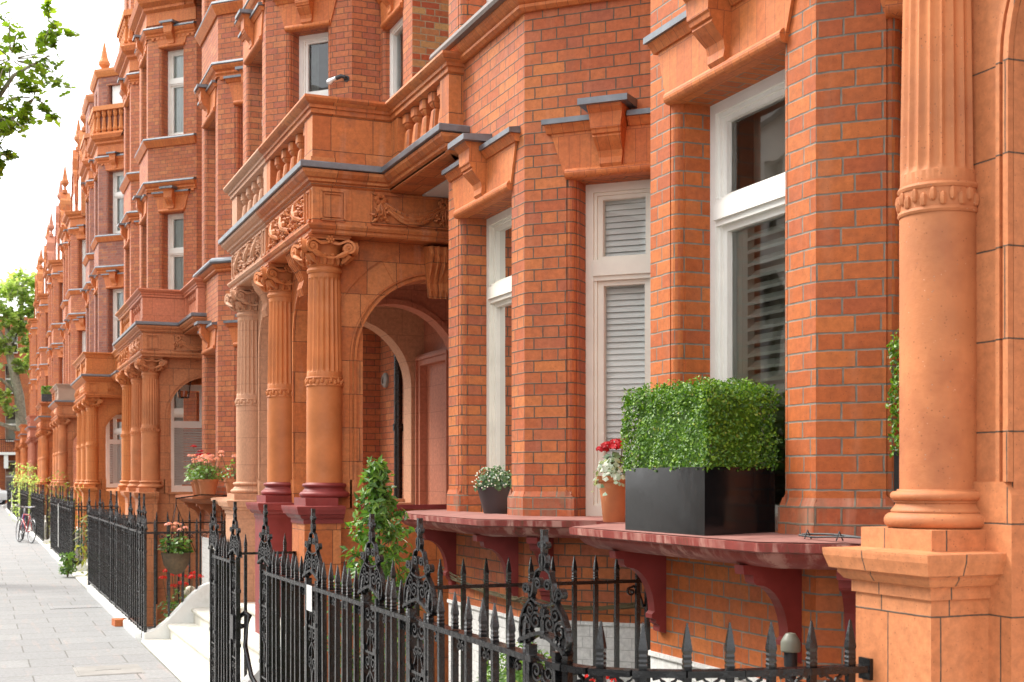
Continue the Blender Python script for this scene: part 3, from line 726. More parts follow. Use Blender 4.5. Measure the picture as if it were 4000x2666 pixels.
    # ---- gable, roof, chimney, finials
    gp = [(.1,11.6),(3.15,11.6),(3.15,12.6),(2.85,12.7),(2.85,13.4),(2.45,13.55),(2.2,14.1),(1.95,14.25),(1.95,14.7),(1.64,15.1),(1.33,14.7),(1.33,14.25),(1.08,14.1),(.83,13.55),(.43,13.4),(.43,12.7),(.1,12.6)]
    if attic == 'gable':
        g = M(T); FG = lambda a, o, z: (3.75+o, a, z)
        g.extr(FG, gp, 0, .35)
        gable = obj('gable', g, BR, root)
        gc = M(T); gc.ribbon(FG, gp[1:]+[gp[0]], .09, .46, .175); obj('coping', gc, TCm, gable)
        gw = M(T); gw.box(3.73,3.76,1.2,2.08,12.0,13.3); obj('window', gw, 'white_paint', gable)
        for vv, zz in ((1.64,15.1),(.2,12.6),(3.05,12.6)): fz = M(T); fz.lathe(3.92, vv, [(.12,zz),(.12,zz+.15),(.06,zz+.2),(.05,zz+.3),(.17,zz+.45),(.18,zz+.55),(.12,zz+.68),(.03,zz+1.25),(.0,zz+1.3)], 12); obj('finial', fz, TCm, gable)
    else:
        wz0, wz1 = (12.6, 13.3) if ath < 14.5 else (12.9, 14.1)
        g = M(T); panel(g, (XF,.88), (XF,2.39), 11.82, ath, [(.45,1.05,wz0,wz1)], out=-1); panel(g, (XW,.02), (XF,.88), 11.82, ath, [(.3,.9,wz0,wz1)] if s > 0 else [], out=-1); panel(g, (XF,2.39), (XW,3.25), 11.82, ath, [(.3,.9,wz0,wz1)] if s < 0 else [], out=-1); panel(g, (XW,3.25), (6.5,3.25), 11.6, ath, (), out=-1); panel(g, (XW,.02), (6.5,.02), 11.6, ath, (), out=-1)
        g.prism([BAY[0],BAY[1],BAY[2],BAY[3],(6.5,.02),(6.5,3.25)], ath-.4, ath-.38)
        tu = obj('turret', g, BR, root)
        c = M(T); c.sweep(BAY, [(-.02,ath-.2),(.04,ath-.2),(.09,ath-.12),(.12,ath-.05),(.12,ath+.02),(-.25,ath+.05)]); obj('coping', c, TCm, tu)
        w_ = M(T); w_.box(XF+.18,XF+.22,1.33,1.93,wz0,wz1); q = near; mx = ((q[0][0]+q[1][0])/2+.16, (q[0][1]+q[1][1])/2)
        obj('window', w_, 'white_paint', tu)
        w_ = M(T); dxx, dyy = (q[1][0]-q[0][0])/L45, (q[1][1]-q[0][1])/L45; sg = 1 if s > 0 else -1
        pA = (q[0][0]+dxx*.3-dyy*0+.16, q[0][1]+dyy*.3); pB = (q[0][0]+dxx*.9+.16, q[0][1]+dyy*.9)
        w_.quad((*pA,wz0),(*pB,wz0),(*pB,wz1),(*pA,wz1)); obj('window', w_, 'white_paint', tu)
        fz = M(T); vv, zz = 1.64, ath+.03; fz.lathe(3.6, vv, [(.12,zz),(.12,zz+.1),(.05,zz+.16),(.05,zz+.24),(.16,zz+.38),(.17,zz+.46),(.11,zz+.58),(.02,zz+1.05),(.0,zz+1.08)], 12); obj('finial', fz, TCm, tu)
        bl = M(T); bl.sweep(BAY, [(.0,11.83),(.16,11.83),(.16,11.9),(.0,11.9)]); bl.sweep(BAY, [(.05,12.55),(.17,12.55),(.17,12.68),(.05,12.68)]); obj('balustrade_rail', bl, TCm, tu)
        for (a, bq) in zip(BAY, BAY[1:]):
            for q in range(6): obj('baluster', (lambda mm: mm)(baluster(T, a[0]+(bq[0]-a[0])*(q+.5)/6-.08, a[1]+(bq[1]-a[1])*(q+.5)/6, 11.9, 12.55)), TCm, tu)
    rf = M(T); rf.add([(3.9,-.0,11.7),(3.9,vm,11.7),(6.2,vm,14.2),(6.2,0,14.2),(8.6,vm,11.7),(8.6,0,11.7)], [(0,1,2,3),(3,2,4,5)])
    roof = obj('roof', rf, 'slate', root)
    ch = M(T); ch.box(5.2,6.4,-.35,.35,11.6,15.6); ch.box(5.15,6.45,-.4,.4,15.3,15.45); obj('chimney', ch, BR, roof)
    # ---- porch
    X0 = 2.58+px                                            # frieze plane
    XC = 2.736+px; XA = 2.79+px; vs_ = vc-.22; vw = vc-.005; va = (vc+vm)/2; ra = (vm-vc)/2-.275; zsp = 3.66-ra; vme = vm-(.004 if s < 0 else 0)
    pw = M(T)
    side = lambda u, o, z: (u, vw-o, z)                     # o=0 outer face, negative inwards
    archwall(pw, side, XA+.02, XR, -1.5, 4.27, 3.73+px*.5, .72, 2.86, 1.585, .262)
    front = lambda u, o, z: (XA-o, u, z)
    archwall(pw, front, vw+.004, vme, .3, 4.27, va, ra, zsp, .3, fd)
    pwo = obj('porch_wall', pw, TCm, root)
    # mouldings round the arches and block plinths of the piers
    am = M(T)
    for F, uc, r, zs, zb in ((side, 3.73+px*.5, .72, 2.86, 1.60), (front, va, ra, zsp, 1.84)):
        for (rr, oo, wd) in ((r+.012,.012,.022),(r+.05,.008,.016)):
            am.ribbon(F, [(uc-rr,zb)]+arc(uc, zs, rr, pi, 0, 24)+[(uc+rr,zb)], wd, .02, oo)
        ring = arc(uc, zs, r+.27, pi, 0, 24)
        am.ribbon(F, ring, .012, .012, .004)
        n = 9
        for i in range(1, n):
            a = pi*i/n; am.ribbon(F, [(uc+(r+.06)*cos(a), zs+(r+.06)*sin(a)), (uc+(r+.27)*cos(a), zs+(r+.27)*sin(a))], .007, .012, -.0045)
    for (a, bq) in ((vw+.006, va-ra+.012),(va+ra-.012,vme-.002)):
        am.extr(front, [(a,.302),(bq,.302),(bq,1.80),(bq-.03,1.84),(a,1.84)], -fd-.006, .02)
    am.extr(side, [(XA+.025,1.60),(3.022+px*.5,1.60),(3.022+px*.5,1.80),(2.99+px*.5,1.84),(XA+.025,1.84)], -.268, .018)
    obj('arch_moulding', am, TCm, pwo)
    sil = M(T); sil.box(3.02+px*.5,XR-.002,vw-.06,vw+.02,1.587,1.625); obj('sill', sil, PEDM[0], pwo)
    def kst(F, uc, zc):
        ksd = M(T)
        pr = [(0,zc-.02),(.05,zc-.03),(.07,zc+.03),(.05,zc+.10),(.085,zc+.18),(.14,zc+.25),(.17,zc+.33),(.15,zc+.40),(0,zc+.42)]
        k = len(pr); wl = [.08+.05*i/k for i in range(k)]
        ksd.add([F(uc-w_,o,z) for (o,z),w_ in zip(pr,wl)]+[F(uc+w_,o,z) for (o,z),w_ in zip(pr,wl)], [(i,(i+1)%k,k+(i+1)%k,k+i) for i in range(k)]+[tuple(range(k)),tuple(range(k,2*k))])
        for q in (-.07,-.025,.025,.07): ksd.tube([F(uc+q*(1+.5*i/k), o+.004, z) for i,(o,z) in enumerate(pr[1:-1])], .014, 5)
        obj('keystone', ksd, TCm, pwo)
    kst(side, 3.73+px*.5, 3.44); kst(front, va, 3.52)
    sp = M(T)                                               # sunk spandrel joints: raised panels by the arch
    # ceiling, floor, back wall, door
    ce = M(T); ce.box(XA,XR,vw+.01,vme,4.0,4.05); ce.box(3.53,XR-.004,2.2,vs_+.1,4.25,4.26)
    obj('porch_ceiling', ce, 'plaster', root)
    ba = M(T); ba.box(XR+.001,XR+.1,vw+.05,vme,.3,4.3); bw = obj('porch_back_wall', ba, mats['inside'], root)
    d0, d1 = va-.55, va+.55
    df = M(T); df.box(XR-.09,XR,d0,d0+.12,.55,3.2); df.box(XR-.09,XR,d1-.12,d1,.55,3.2); df.box(XR-.09,XR,d0+.12,d1-.12,3.08,3.2); df.box(XR-.115,XR-.09,d0+.03,d0+.06,.55,3.17); df.box(XR-.115,XR-.09,d1-.06,d1-.03,.55,3.17); df.box(XR-.115,XR-.09,d0+.06,d1-.06,3.14,3.17)
    obj('door_surround', df, mats['inside'], bw)
    dr = M(T); dr.box(XR-.012,XR+.02,d0+.12,d1-.12,.55,3.08)
    if mats['inside'] == 'terracotta':
        for q in (d0+.2, va+.05):
            for z0_, z1_ in ((.75,1.5),(1.65,2.3),(2.42,2.95)): dr.box(XR-.022,XR-.012,q,q+.30,z0_,z1_)
    obj('door', dr, mats['inside'], bw)
    if glazed:
        gw_ = M(T); a0, a1, y_ = 3.16, XR-.01, vw+1.0
        for b_ in ((a0,a0+.09,.56,3.5),(a1-.09,a1,.56,3.5),(a0+.09,a1-.09,.56,.75),(a0+.09,a1-.09,1.6,1.72),(a0+.09,a1-.09,2.74,2.86),(a0+.09,a1-.09,3.4,3.5),(3.70,3.76,2.86,3.4)): gw_.box(b_[0],b_[1],y_-.04,y_+.04,b_[2],b_[3])
        gp_ = obj('window', gw_, 'white_paint', root); q_ = M(T); q_.quad((a0+.05,y_,.65),(a1-.05,y_,.65),(a1-.05,y_,3.45),(a0+.05,y_,3.45)); obj('pane', q_, 'glass', gp_)
        q_ = M(T)
        for i in range(22): q_.quad((3.25,y_+.1,1.75+i*.045),(3.9,y_+.1,1.75+i*.045),(3.9,y_+.12,1.785+i*.045),(3.25,y_+.12,1.785+i*.045))
        obj('blind', q_, 'blind', gp_)
    if mid:                                                # arch between the two porches, belongs to this house
        dv = M(T); archwall(dv, lambda u, o, z: (u, vm-.1-o, z), XA+.3, XR, .3, 4.0, 3.80+px, .70, 2.86, .56, .2); obj('inner_arch', dv, mats['inside'], root)
        iv = M(T); iv.ribbon(lambda u, o, z: (u, vm-.1-o, z), [(3.08+px,.6)]+arc(3.80+px,2.86,.72,pi,0,24)+[(4.52+px,.6)], .05, .03, .01); obj('arch_moulding', iv, mats['inside'], root)
    fl = M(T); fl.box(XA+.012,XR,vw+.02,vme,-1.5,.547); obj('porch_floor', fl, 'stone_step', root)
    vstep = vstep or vw+.12
    stp = M(T)
    for i, (xa, z) in enumerate(((1.745,.03),(2.03,.20),(2.30,.37),(2.56,.55))):
        prf = [(xa+.03,-.2),(xa+.03,z-.06),(xa+.005,z-.045),(xa,z-.02),(xa+.01,z-.004),(xa+.03,z),(XA+.02-.004*i,z),(XA+.02-.004*i,-.2)]
        stp.extr(lambda a, o, zz: (a, o, zz), prf, vstep, vme)
    obj('porch_step', stp, 'stone_step', root)
    sm = M(T)                                               # swept white side wall of the steps
    cv = [(1.78,.0)]+[(1.78+.8*i/10, .10+.55*(sin((i/10-.5)*pi)*.5+.5)) for i in range(11)]+[(X0,.65),(X0,-.2),(1.78,-.2)]
    sm.extr(lambda a, o, zz: (a, vstep+o, zz), cv, -.20, 0); obj('step_wall', sm, 'white_wall', root)
    # columns on pedestals
    def col(v_, pedmat, bodymat, cmat):
        bb, ss = column_meshes(T, XC, v_, cr, 1.69, 1.815, zband[0], zband[1], 3.62)
        cm = {'terracotta': 'terra_column', 'terracotta_pale': 'terra_column_pale'}.get(cmat, cmat)
        c = obj('column', ss, cm, root, 'auto'); obj('column_base', bb, {'terracotta': 'terra_column', 'terracotta_pale': 'terra_column_pale'}.get(pedmat, pedmat), c, True)
        obj('capital', capital(T, XC, v_, cr, 3.62, 3.872), cm, c, 'auto')
        hw = cr*1.41; p = M(T); p.box(XC-hw,XA+.01,v_-hw,v_+hw,1.61,1.69)
        pth = [(XA+.03,v_+hw),(XC-hw,v_+hw),(XC-hw,v_-hw),(XA+.05,v_-hw)]
        p.sweep(pth, [(-.05,1.477),(.022,1.477),(.022,1.515),(.04,1.52),(.055,1.54),(.055,1.55),(.075,1.555),(.08,1.572),(.082,1.578),(.088,1.595),(.09,1.612),(.09,1.62),(-.05,1.628)])
        pd = obj('pedestal', p, pedmat, c)
        bd = M(T); bd.box(XC-hw-.012,XA+.03,v_-hw-.012,v_+hw+.012,-1.5,1.48); obj('pedestal_body', bd, bodymat, c)
    col(vc, PEDM[0], PEDM[1], TCm)
    if mid: col(vm, PEDM[0], PEDM[2], TCm)
    # entablature
    en = M(T)
    pa = [(X0,vme),(X0,vs_),(XR,vs_)]
    en.sweep(pa, [(-.3,3.872),(.0,3.872),(.012,3.885),(.012,3.905),(.03,3.912),(.045,3.935),(.045,3.95),(.0,3.955),(.0,4.27),(-.3,4.27)])
    ent = obj('entablature', en, TCm, root)
    co = M(T)
    pb = [(X0,vme),(X0,vs_),(3.26,vs_),(3.26,2.05),(3.40,2.05)]
    co.sweep(pb, [(-.25,4.255),(.0,4.255),(.02,4.27),(.02,4.285),(.045,4.295),(.05,4.315),(.07,4.325),(.10,4.355),(.105,4.38),(-.25,4.385)])
    obj('cornice', co, TCm, ent)
    sf = M(T); sf.box(3.24,XR,2.1,vs_+.1,4.262,4.40); obj('balcony_floor', sf, TCm, ent)
    le = M(T); le.sweep(pb, [(-.3,4.386),(.122,4.386),(.128,4.39),(.13,4.43),(.12,4.44),(-.3,4.452)])
    obj('lead_flashing', le, mats['pcap'], ent)
    # sunk panels, festoons and foliage on the frieze
    rl = M(T); FS = lambda a, o, z: (a, vs_-o, z); FFr = lambda a, o, z: (X0-o, a, z)
    def frame(F, a0, a1, z0, z1, w_=.018):
        for (p, q) in (((a0,z0),(a1,z0)),((a1,z0),(a1,z1)),((a1,z1),(a0,z1)),((a0,z1),(a0,z0))): rl.ribbon(F, [p,q], w_, .02, .006)
    frame(FS, X0+.07, X0+.27, 3.99, 4.23); frame(FS, X0+.095, X0+.245, 4.015, 4.205, .008)
    rl.box(X0+.33, X0+.335, vs_-.004, vs_, 3.955, 4.265)
    frame(FS, X0+.50, XR-.06, 3.985, 4.235)
    frame(FFr, vs_+.05, vs_+.15, 3.99, 4.23); frame(FFr, vs_+.24, vm-.2, 3.985, 4.235); frame(FFr, vm-.14, vm-.03, 3.99, 4.23)
    if relief:
        c0 = X0+.60
        for e, (sx0, sx1) in enumerate(((c0, c0+.52), (c0+.56, c0+1.08))):
            for k, sag in enumerate((.10,.125,.15)):
                rl.tube([FS(sx0+(sx1-sx0)*i/12, .015+.012*sin(i/12*pi), 4.17-sag*sin(i/12*pi)-.012*k) for i in range(13)], [.012+.010*sin(i/12*pi) for i in range(13)], 6)
        for cx in (c0-.02, c0+.54, c0+1.1):
            for a in range(7): rl.ell(FS(cx+.035*cos(a), .02, 4.19+.03*sin(a)), (.022,.018,.022), 6, 4)
            for q in (-.03,-.01,.012,.03): rl.tube([FS(cx,.015,4.17), FS(cx+q,.022,4.10), FS(cx+q*1.8,.012,4.02)], [.012,.014,.004], 5)
            foliage_relief(rl, FS, cx-.07, cx+.07, 4.0, 4.14, rng, 12)
        for cx in (vc+.28, va-.02, vm-.42):
            rl.tube([FFr(cx-.16,.01,4.03), FFr(cx-.05,.035,4.07), FFr(cx+.02,.04,4.12), FFr(cx+.08,.02,4.20)], [.012,.034,.028,.02], 7)
            foliage_relief(rl, FFr, cx-.24, cx+.2, 4.0, 4.22, rng, 46)
            rl.ell(FFr(cx-.06,.03,4.10), (.03,.05,.04), 7, 5)
    obj('frieze_relief', rl, TCm, ent)
    # balcony parapet
    pp = M(T); zb0, zb1 = 4.45, 4.85
    pp.box(X0,3.10,vs_,vs_+.16,zb0,zb1)
    pp.box(X0,X0+.16,vs_+.16,vs_+.28,zb0,zb1)
    pp.box(3.10,3.42,vs_-.18,vs_+.16,zb0,zb1) if False else pp.box(3.255,3.42,vs_-.18,vs_,zb0,zb1)
    pp.box(3.10,3.42,vs_,vs_+.16,zb0,zb1)
    par = obj('parapet', pp, PB, root)
    pp = M(T); pp.box(X0,X0+.16,vm-.15,vme,zb0,zb1); obj('parapet_pier', pp, PB, par)
    pp = M(T); pp.box(3.255,3.42,2.06,2.26,zb0,zb1); obj('parapet_pier', pp, PB, par)
    pp = M(T); pp.box(X0-.015,3.27,vs_-.015,vs_,zb0,4.50); obj('parapet_base', pp, PB, par)
    rp = M(T)
    rp.sweep([(X0,vme),(X0,vs_),(3.26,vs_),(3.26,2.06),(XF,2.06)], [(-.16,4.85),(.0,4.85),(.018,4.86),(.018,4.895),(.035,4.90),(.035,4.925),(.07,4.945),(.085,4.97),(.08,4.99),(-.16,5.0)])
    obj('handrail', rp, PB, par, 'auto')
    for i in range(5):
        obj('baluster', baluster(T, X0+.085, vs_+.40+(vm-vs_-.67)*i/4, zb0, zb1), PB, par, 'auto')
    nb = 5+int((vc-3.74)/.19)
    for i in range(nb): obj('baluster', baluster(T, 3.34, 2.36+(vs_-2.64)*i/(nb-1), zb0, zb1), PB, par, 'auto')
    return root

H = {}
def mats(**k):
    d = dict(brick='brick_red', porch='terracotta', parapet='terracotta', base=('maroon','terracotta','maroon'), ledge='maroon', ledge_top='maroon_top', coping='lead', pcap='lead', inside='paint_pink')
    d.update(k); return d
J = 11.87
H['n'] = make_house(-1, 7.2, 'nearest brick house with the black box planter on its ledge and a pale fluted column', mats(brick='brick_bright', porch='terracotta_pale', parapet='terracotta_pale', base=('terracotta_pale',)*3, frame='white_paint'), ('shutter','blind','curtain'), px=.164, cr=.124, fd=.62, relief=False, mid=False, zband=(2.695,2.79), seed=3)
H['1'] = make_house(1, 7.2, 'red brick house with maroon column bases and stained terracotta porch balcony', mats(coping='lead_brown', frame='cream_paint'), ('net','blind','curtain'), seed=4, vstep=3.62)
H['2'] = make_house(-1, 18.85, 'brick house whose half of the shared porch is painted cream', mats(brick='brick_red2', porch='paint_cream', parapet='paint_cream', base=('paint_cream',)*3, ledge='paint_cream', ledge_top='paint_cream', inside='paint_pink'), ('curtain','curtain','curtain'), mid=False, seed=5, vc=4.69, vm=6.30, attic='turret', vstep=3.42)
H['3'] = make_house(1, 7.2+J, 'brick house with salmon painted balcony and pink geraniums on its ledge', mats(brick='brick_red2', porch='terracotta_pale', parapet='paint_salmon', base=('terracotta_pale','terracotta_pale','terracotta_pale'), ledge='ledge_orange', ledge_top='ledge_orange', inside='terracotta'), ('net','blind','net'), seed=6, attic='turret', glazed=True)
H['4'] = make_house(-1, 7.2+2*J, 'brick house beyond the salmon balcony whose half of the porch is painted orange', mats(brick='brick_red2', porch='paint_orange', parapet='paint_orange', base=('paint_orange',)*3, ledge='ledge_orange', ledge_top='ledge_orange', inside='terracotta_dark'), ('curtain','blind','net'), mid=False, seed=8, vc=4.91, vm=6.52, attic='turret', vstep=3.66)
ORANGE = {k: 'paint_orange' for k in ('paint_salmon','terracotta','terracotta_dark','terracotta_pale','terra_column','terra_column_pale','ledge_orange')}
H['5'] = None
labs = ['brick house with a smooth orange painted porch and blank orange balcony', 'darker brown brick house right behind the smooth orange porch', 'brick house with the pale grey stone coloured balcony front', 'red brick house whose porch columns stand just left of the grey balcony',
        'house behind the yellow bamboo with dark terracotta columns', 'narrow looking brick house with a deep maroon porch column', 'brick house with the dark planted window box on its balcony', 'distant brick house left of the planted balcony box', 'farthest but one brick house of the row', 'last brick house of the row before the street end', 'brick house second from the row end with orange columns']
HG = HG2 = None
i = 0
for j in range(2, 8):
    for s in (1, -1):
        if s == -1 and j == 2: pass
        jj = j if s == 1 else j+1
        if s == -1 and jj > 7: continue
        src = (H['3'] if j <= 3 else HG) if s == 1 else (H['4'] if jj <= 3 else HG2)
        rm = {}
        if j == 2: rm = {**ORANGE} if s == 1 else {'brick_red2': 'brick_brown', **ORANGE}
        elif j == 3: rm = {'paint_salmon': 'stone_pale', 'terracotta': 'terracotta_pale', 'paint_orange': 'terracotta_pale', 'terra_column': 'terra_column_pale'}
        elif j == 4: rm = {'brick_red2': 'brick_red', 'paint_salmon': 'terracotta', 'paint_orange': 'terracotta'}
        elif j == 5: rm = {'brick_red2': 'brick_red', 'paint_salmon': 'paint_pink', 'terracotta': 'paint_pink', 'terra_column': 'paint_pink', 'paint_orange': 'terracotta'}
        else: rm = {'brick_red2': 'brick_bright', 'paint_salmon': 'terracotta'}
        if s == 1 and j == 3:
            make_house(1, 7.2+J*3, labs[i], mats(brick='brick_brown', porch='terracotta_pale', parapet='stone_pale', base=('terracotta_pale',)*3, ledge='ledge_orange', ledge_top='ledge_orange', inside='terracotta'), ('net','blind','net'), seed=33, attic='turret', ath=13.9); i += 1; continue
        if s == -1 and jj == 3:
            make_house(-1, 7.2+J*3, labs[i], mats(brick='brick_brown', porch='paint_orange', parapet='paint_orange', base=('paint_orange',)*3, ledge='ledge_orange', ledge_top='ledge_orange', inside='terracotta_dark'), ('net','blind','net'), seed=34, attic='turret', ath=13.75, vc=4.91, vm=6.52, mid=False, vstep=3.66); i += 1; continue
        if src is None:
            kw = dict(seed=30+j, detail=False)
            if s == 1: HG = src = make_house(1, 7.2+jj*J, labs[i], mats(brick='brick_red2', parapet='terracotta', base=('terracotta',)*3, ledge='ledge_orange', ledge_top='ledge_orange', inside='terracotta'), ('net','blind','net'), **kw)
            else: HG2 = src = make_house(-1, 7.2+jj*J, labs[i], mats(brick='brick_red2', parapet='terracotta', base=('terracotta',)*3, ledge='ledge_orange', ledge_top='ledge_orange', inside='terracotta'), ('net','blind','net'), vc=4.91, vm=6.52, mid=False, **kw)
            i += 1; continue
        copy_tree(src, (XF, 7.2+jj*J, 0), labs[i], None, rm, ('keystone','lead_cap','frieze_relief') if j > 4 else ()); i += 1

# ---------------------------------------------------------------- iron railings
XRAIL, ZR = 1.80, 1.228
def bar_mesh(big=False):
    m = M(); r = .0125
    m.box(-r, r, -r, r, .09, ZR-.012)
    a = .0138 if not big else .0148; H_ = .150 if not big else .150
    z = ZR+.012
    pr = [(a*.85,z),(a*.95,z+.012),(a*.8,z+.018),(a*.95,z+.026),(a*.8,z+.033),(a*.9,z+.042),(a*.78,z+.05),(a,z+.062),(a*.62,z+H_*.7),(.0022,z+H_)]
    for (r0, z0), (r1, z1) in zip(pr, pr[1:]):
        m.add([(-r0,-r0,z0),(r0,-r0,z0),(r0,r0,z0),(-r0,r0,z0),(-r1,-r1,z1),(r1,-r1,z1),(r1,r1,z1),(-r1,r1,z1)], [(0,1,5,4),(1,2,6,5),(2,3,7,6),(3,0,4,7)])
    m.quad((-.0022,-.0022,z+H_),(.0022,-.0022,z+H_),(.0022,.0022,z+H_),(-.0022,.0022,z+H_))
    m.quad((-.018,-.018,z),(.018,-.018,z),(.018,.018,z),(-.018,.018,z))
    return m
BAR = mesh('bar', bar_mesh(), 'iron'); BARB = mesh('bar_large', bar_mesh(True), 'iron')
def post_mesh():
    "cast iron openwork standard, flat in the plane of the railing (a along Y, thickness along X)"
    m = M(); F = lambda a, o, z: (o, a, z)
    rb = lambda pts, w=.016, d=.03, off=0: m.ribbon(F, pts, [q*.72 for q in w] if isinstance(w, list) else w*.68, d*.62, off)
    for s in (1, -1):
        m.box(-.016,.016, s*.088-.011, s*.088+.011, .02, 1.285)
        for zc in (.14, .62, 1.02): m.box(-.02,.02, min(s*.06,s*.105), max(s*.06,s*.105), zc-.012, zc+.012)
        S = lambda pts: [(s*a, z) for a, z in pts]
        for zc, R in ((1.19,.042),(1.10,.026)):
            rb(S(spiral(.040 if R > .03 else .026, zc, R, R*.2, pi if R > .03 else 0, 1.5 if R > .03 else -1.4, 24)), .0125)
        rb(S([(.0,1.235),(.03,1.245),(.07,1.235)]), .012)
        rb(S([(.002,1.16),(.012,1.1),(.05,1.03),(.012,.97)]), .012)
        for zc in (.95, .80, .46, .31):
            rb(S(spiral(.036, zc, .034, .008, 3*pi/2, 1.35, 20)), .011); 
        rb(S([(.005,.91),(.05,.87),(.06,.82),(.012,.74),(.006,.70),(.03,.64),(.005,.56)]), .011)
        rb(S([(.006,.40),(.05,.36),(.06,.28),(.012,.2),(.05,.15)]), .011)
        # head: big lobes
        rb(S([(.150,1.30),(.158,1.335),(.150,1.385),(.125,1.43),(.10,1.455),(.085,1.47)]), .017, .034)
        rb(S(spiral(.112, 1.365, .046, .010, -.3, 1.5, 26)), .0145)
        rb(S(spiral(.046, 1.385, .040, .009, pi*.9, -1.5, 26)), .0145)
        rb(S(spiral(.085, 1.425, .030, .008, pi*.3, 1.3, 20)), .012)
        rb(S(spiral(.100, 1.325, .026, .007, -pi*.6, -1.3, 20)), .012)
        rb(S([(.012,1.32),(.008,1.38),(.012,1.44)]), .012)
        # shoulders with end curls
        rb(S([(.01,1.455),(.05,1.462),(.085,1.475),(.10,1.50)]), .014)
        rb(S(spiral(.112, 1.508, .026, .006, pi*1.1, -1.5, 20)), .014, .036)
        # upper pair
        rb(S([(.085,1.47),(.07,1.50),(.062,1.545),(.045,1.585),(.012,1.60)]), .0145)
        rb(S(spiral(.033, 1.535, .026, .006, .2, 1.4, 20)), .013)
        rb(S([(.012,1.60),(.022,1.625),(.018,1.65),(.006,1.655)]), .012)
        rb(S(spiral(.018, 1.695, .013, .004, -pi/2, 1.0, 12)), .009)
    hood = [(-.15,1.285),(-.138,1.30),(-.11,1.305),(-.07,1.325),(0,1.345),(.07,1.325),(.11,1.305),(.138,1.30),(.15,1.285)]
    rb(hood, .024, .062)
    rb([(0,1.345),(0,1.46)], .012); rb([(0,1.59),(0,1.665)], .018, .034); rb([(0,1.66),(0,1.70),(0,1.73),(0,1.755)], [.016,.03,.022,.026], .034)
    for z in (.05, 1.0, .52): rb([(-.09,z),(.09,z)], .018, .034)
    rb([(0,1.2),(0,.05)], .009)
    m.v = [(x, y*1.27, z if z < 1.2 else 1.2+(z-1.2)*.86) for x, y, z in m.v]
    return m
POST = mesh('post', post_mesh(), 'iron')
def rail_strip(m, p0, p1, w=.026, t=.011, z=ZR):
    dx, dy = p1[0]-p0[0], p1[1]-p0[1]; l = sqrt(dx*dx+dy*dy); nx, ny = -dy/l*w, dx/l*w
    a, b = p0, p1
    pts = [(a[0]+nx,a[1]+ny),(b[0]+nx,b[1]+ny),(b[0]-nx,b[1]-ny),(a[0]-nx,a[1]-ny)]
    m.prism(pts, z-t, z+t)
def run_bars(root, p0, p1, n, me, zoff=0, ends=.085):
    dx, dy = p1[0]-p0[0], p1[1]-p0[1]; l = sqrt(dx*dx+dy*dy)
    for i in range(n):
        t = (ends+(l-2*ends)*(i/(n-1) if n > 1 else .5))/l
        o = link('bar', me, root, (p0[0]+dx*t-root.location.x, p0[1]+dy*t-root.location.y, zoff+.004*sin(i*2.7))); o.rotation_euler = (0.004*sin(i*5), .005*cos(i*3), math.atan2(dy, dx))
def under_scrolls(m, p0, p1, k, z=ZR):
    dx, dy = p1[0]-p0[0], p1[1]-p0[1]; l = sqrt(dx*dx+dy*dy); tx, ty = dx/l, dy/l
    F = lambda a, o, zz: (p0[0]+tx*a-ty*o, p0[1]+ty*a+tx*o, zz)
    for i in range(k):
        c = l*(i+.5)/k
        for sg in (1, -1): m.ribbon(F, [(c+sg*(.05), z-.02), (c+sg*.028, z-.014)]+[(c+sg*a, zz) for a, zz in spiral(.022, z-.045, .022, .005, pi/2, 1.25, 14)], .008, .014)
def railing(root, ys, gaps, nb, curve=None, offs=(0,)*20):
    Y0 = root.location.y
    for i, (a, b) in enumerate(zip(ys, ys[1:])):
        if i in gaps: continue
        rm = M()
        A, B = (XRAIL, a+.06), (XRAIL, b-.06)
        rail_strip(rm, (A[0]-root.location.x, A[1]-Y0), (B[0]-root.location.x, B[1]-Y0))
        r2 = M(); rail_strip(r2, (A[0]-root.location.x, A[1]-Y0), (B[0]-root.location.x, B[1]-Y0), .016, .009, .13); obj('bottom_rail', r2, 'iron', root)
        under_scrolls(rm, (0, A[1]-Y0+.05), (0, B[1]-Y0-.05), max(2, int((b-a)/.3)))
        obj('rail', rm, 'iron', root)
        run_bars(root, A, B, nb[i], BAR)
    if curve:
        rm = M()
        for p, q in zip(curve, curve[1:]):
            rail_strip(rm, (p[0]-root.location.x, p[1]-Y0), (q[0]-root.location.x, q[1]-Y0))
        L = [0]
        for p, q in zip(curve, curve[1:]): L.append(L[-1]+sqrt((p[0]-q[0])**2+(p[1]-q[1])**2))
        n = 8 if len(curve) > 4 else 6
        for i in range(n):
            d = L[-1]*(i+.75)/(n+.25)
            k = max(j for j in range(len(L)-1) if L[j] <= d); t = (d-L[k])/(L[k+1]-L[k]); p, q = curve[k], curve[k+1]
            o = link('bar', BARB, root, (p[0]+(q[0]-p[0])*t-root.location.x, p[1]+(q[1]-p[1])*t-Y0, 0)); o.rotation_euler = (0,0,math.atan2(q[1]-p[1], q[0]-p[0])+pi/2*0)
            if i < n-1:
                f = ((L[k+1]-L[k]) or 1); dx, dy = (q[0]-p[0])/f, (q[1]-p[1])/f
                c0 = (p[0]+(q[0]-p[0])*t-root.location.x+dx*.08, p[1]+(q[1]-p[1])*t-Y0+dy*.08)
                under_scrolls(rm, (c0[0]-dx*.08, c0[1]-dy*.08), (c0[0]+dx*.08, c0[1]+dy*.08), 1)
        e = curve[-1]; rm.box(e[0]-root.location.x-.02, e[0]-root.location.x+.03, e[1]-Y0-.03, e[1]-Y0+.03, ZR-.035, ZR+.035)
        obj('rail', rm, 'iron', root)
    for k, y in enumerate(ys):
        link('post', POST, root, (XRAIL-root.location.x, y-Y0, 0))
GR = 'black iron railings along the pavement'
